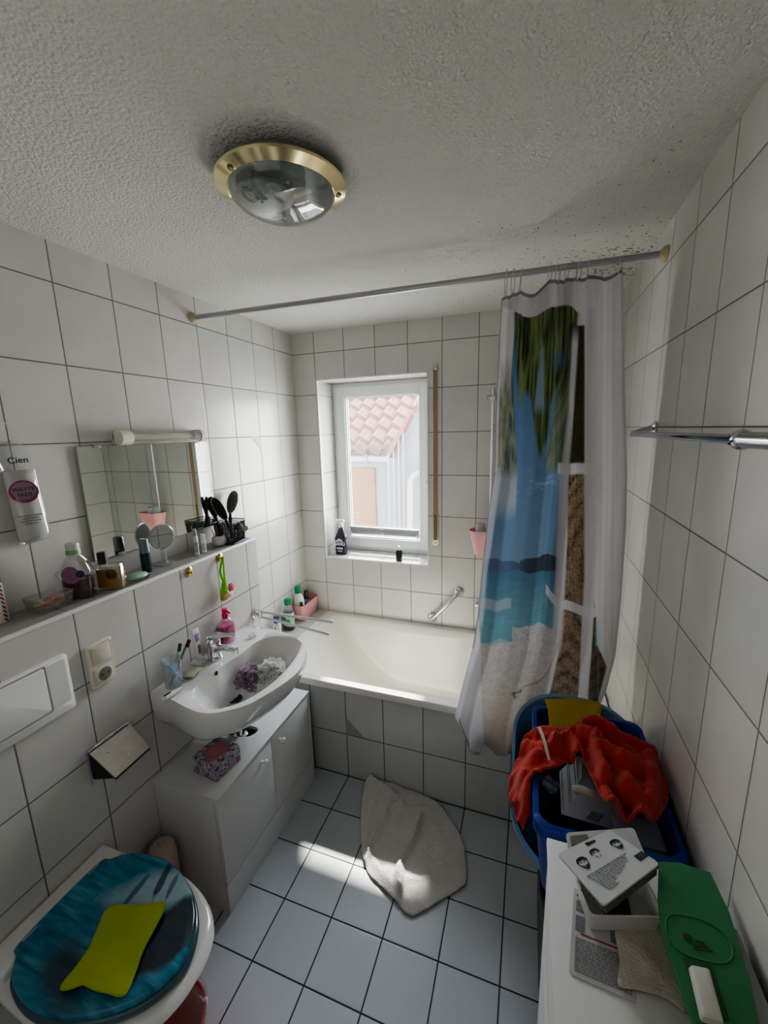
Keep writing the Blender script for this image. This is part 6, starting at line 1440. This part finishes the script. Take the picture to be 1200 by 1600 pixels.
b = MB(); b.tube(catmull([at(780+x/3.75, 1060+y/3.75, 'z', z) for x, y, z in ((430,650,.832),(470,648,.838),(530,670,.838),(556,694,.830))], 5, False), [.004]+[.011]*13+[.009, .004], 10, flat=.6); b.build('rolled_corner', mat('grey_beige_tape', (.30, .25, .22), .9), rt)

# ================================================================ TOWEL ON THE FLOOR
def FC(l): return [(220+x/2.2222, 1060+y/2.2222, z) for x, y, z in l]
ft_out = FC([(785,345,.042),(800,336,.045),(835,352,.035),(878,344,.030),(900,368,.024),(1000,415,.010),(1046,450,.010),(1110,545,.008),(1128,640,.007),(1128,715,.006),(1062,758,.006),(945,827,.006),(892,782,.006),(822,712,.006),(785,668,.006),(765,570,.008),(764,470,.010),(772,400,.022)])
ft_ctl = FC([(840,400,.030),(880,440,.020),(940,480,.016),(1020,560,.014),(1060,680,.010),(960,740,.012),(860,600,.016),(800,560,.012),(880,690,.016)])
ft_r = [(FC([(800,352,.03),(870,400,.02),(905,440,.02)]),.018,.010),(FC([(905,440,.02),(862,450,.02),(850,500,.01),(810,560,.01),(782,640,.01)]),.016,.008),(FC([(972,480,.01),(955,550,.01),(905,640,.01),(888,700,.01),(895,740,.01)]),.020,.010),(FC([(880,450,.01),(1000,460,.01)]),.008,.012),(FC([(905,665,.01),(905,720,.01),(890,770,.01)]),.016,.010),(FC([(1020,520,.01),(1060,600,.01)]),.005,.02),(FC([(790,600,.01),(840,690,.01),(900,745,.01)]),.008,.014),(FC([(930,700,.01),(1000,690,.01),(1090,640,.01)]),.006,.012),(FC([(820,400,.02),(800,470,.02),(780,540,.02)]),.008,.012)]
ft = draped('floor_towel', ft_out, ft_ctl, [(a_, h_*1.25, w_*.8) for a_, h_, w_ in ft_r], mat('white_terry', (.82, .80, .76), .95, bump=1.0, bscale=230, var=.07, vscale=30, sheen=.2), step=.009, fr=.006, frs=16, thick=.004, sm=2)
for v_ in ft.data.vertices: v_.co.z = max(v_.co.z, .0015); v_.co.y = min(v_.co.y, -.752) if v_.co.z < .5 else v_.co.y
tag(ft, 'crumpled white towel lying on the tiled floor in front of the bathtub', 'towel')

# ================================================================ LIGHT AND CAMERA
wd = bpy.data.worlds.new('sky'); SC.world = wd; wd.use_nodes = True
N, L = wd.node_tree.nodes, wd.node_tree.links; bg_ = N['Background']
tcw = N.new('ShaderNodeTexCoord'); spw = N.new('ShaderNodeSeparateXYZ'); L.new(tcw.outputs['Generated'], spw.inputs[0])
crw = N.new('ShaderNodeValToRGB'); e = crw.color_ramp.elements; e[0].position = 0; e[0].color = (1, .98, .95, 1); e[1].position = .8; e[1].color = (.80, .88, 1, 1); L.new(spw.outputs[2], crw.inputs[0]); L.new(crw.outputs[0], bg_.inputs['Color'])
bg_.inputs['Strength'].default_value = SKY
sun = bpy.data.lights.new('sun', 'SUN'); sun.energy = SUN; sun.angle = math.radians(2.4); sun.color = (1, .95, .87)
so_ = bpy.data.objects.new('sun', sun); COL.objects.link(so_)
so_.rotation_euler = Vector((.25, -1, -1.40)).to_track_quat('-Z', 'Y').to_euler()
pl_ = bpy.data.lights.new('window_portal', 'AREA'); pl_.shape = 'RECTANGLE'; pl_.size = .52; pl_.size_y = .95; pl_.cycles.is_portal = True
po = bpy.data.objects.new('window_portal', pl_); COL.objects.link(po); po.location = (.515, .29, 1.51); po.rotation_euler = Vector((0, -1, 0)).to_track_quat('-Z', 'Z').to_euler()
rl_ = bpy.data.lights.new('fill_light', 'AREA'); rl_.shape = 'RECTANGLE'; rl_.size = 1.2; rl_.size_y = 1.5; rl_.energy = FILL; rl_.color = (1, .94, .86)  # added fill lamp behind the camera, lifts ceiling and foreground
ro = bpy.data.objects.new('fill_light', rl_); COL.objects.link(ro); ro.location = (.95, -2.66, 1.75); ro.rotation_euler = Vector((-.05, 1, .30)).to_track_quat('-Z', 'Z').to_euler()
cam = bpy.data.cameras.new('camera'); cam.sensor_fit = 'HORIZONTAL'; cam.sensor_width = 36; cam.lens = FPX/1200*36; cam.clip_start = .02
cm_ = bpy.data.objects.new('camera', cam); COL.objects.link(cm_)
M = Matrix(((AR[0], AU[0], -AF[0], CAM[0]), (AR[1], AU[1], -AF[1], CAM[1]), (AR[2], AU[2], -AF[2], CAM[2]), (0, 0, 0, 1))); cm_.matrix_world = M
SC.camera = cm_
SC.view_settings.view_transform = VT; SC.view_settings.look = LOOK; SC.view_settings.exposure = EXPO; SC.view_settings.gamma = 1.0
SC.cycles.max_bounces = 10; SC.cycles.diffuse_bounces = 6; SC.cycles.transparent_max_bounces = 24; SC.cycles.sample_clamp_indirect = 6; SC.cycles.caustics_reflective = False
SC.cycles.use_denoising = True
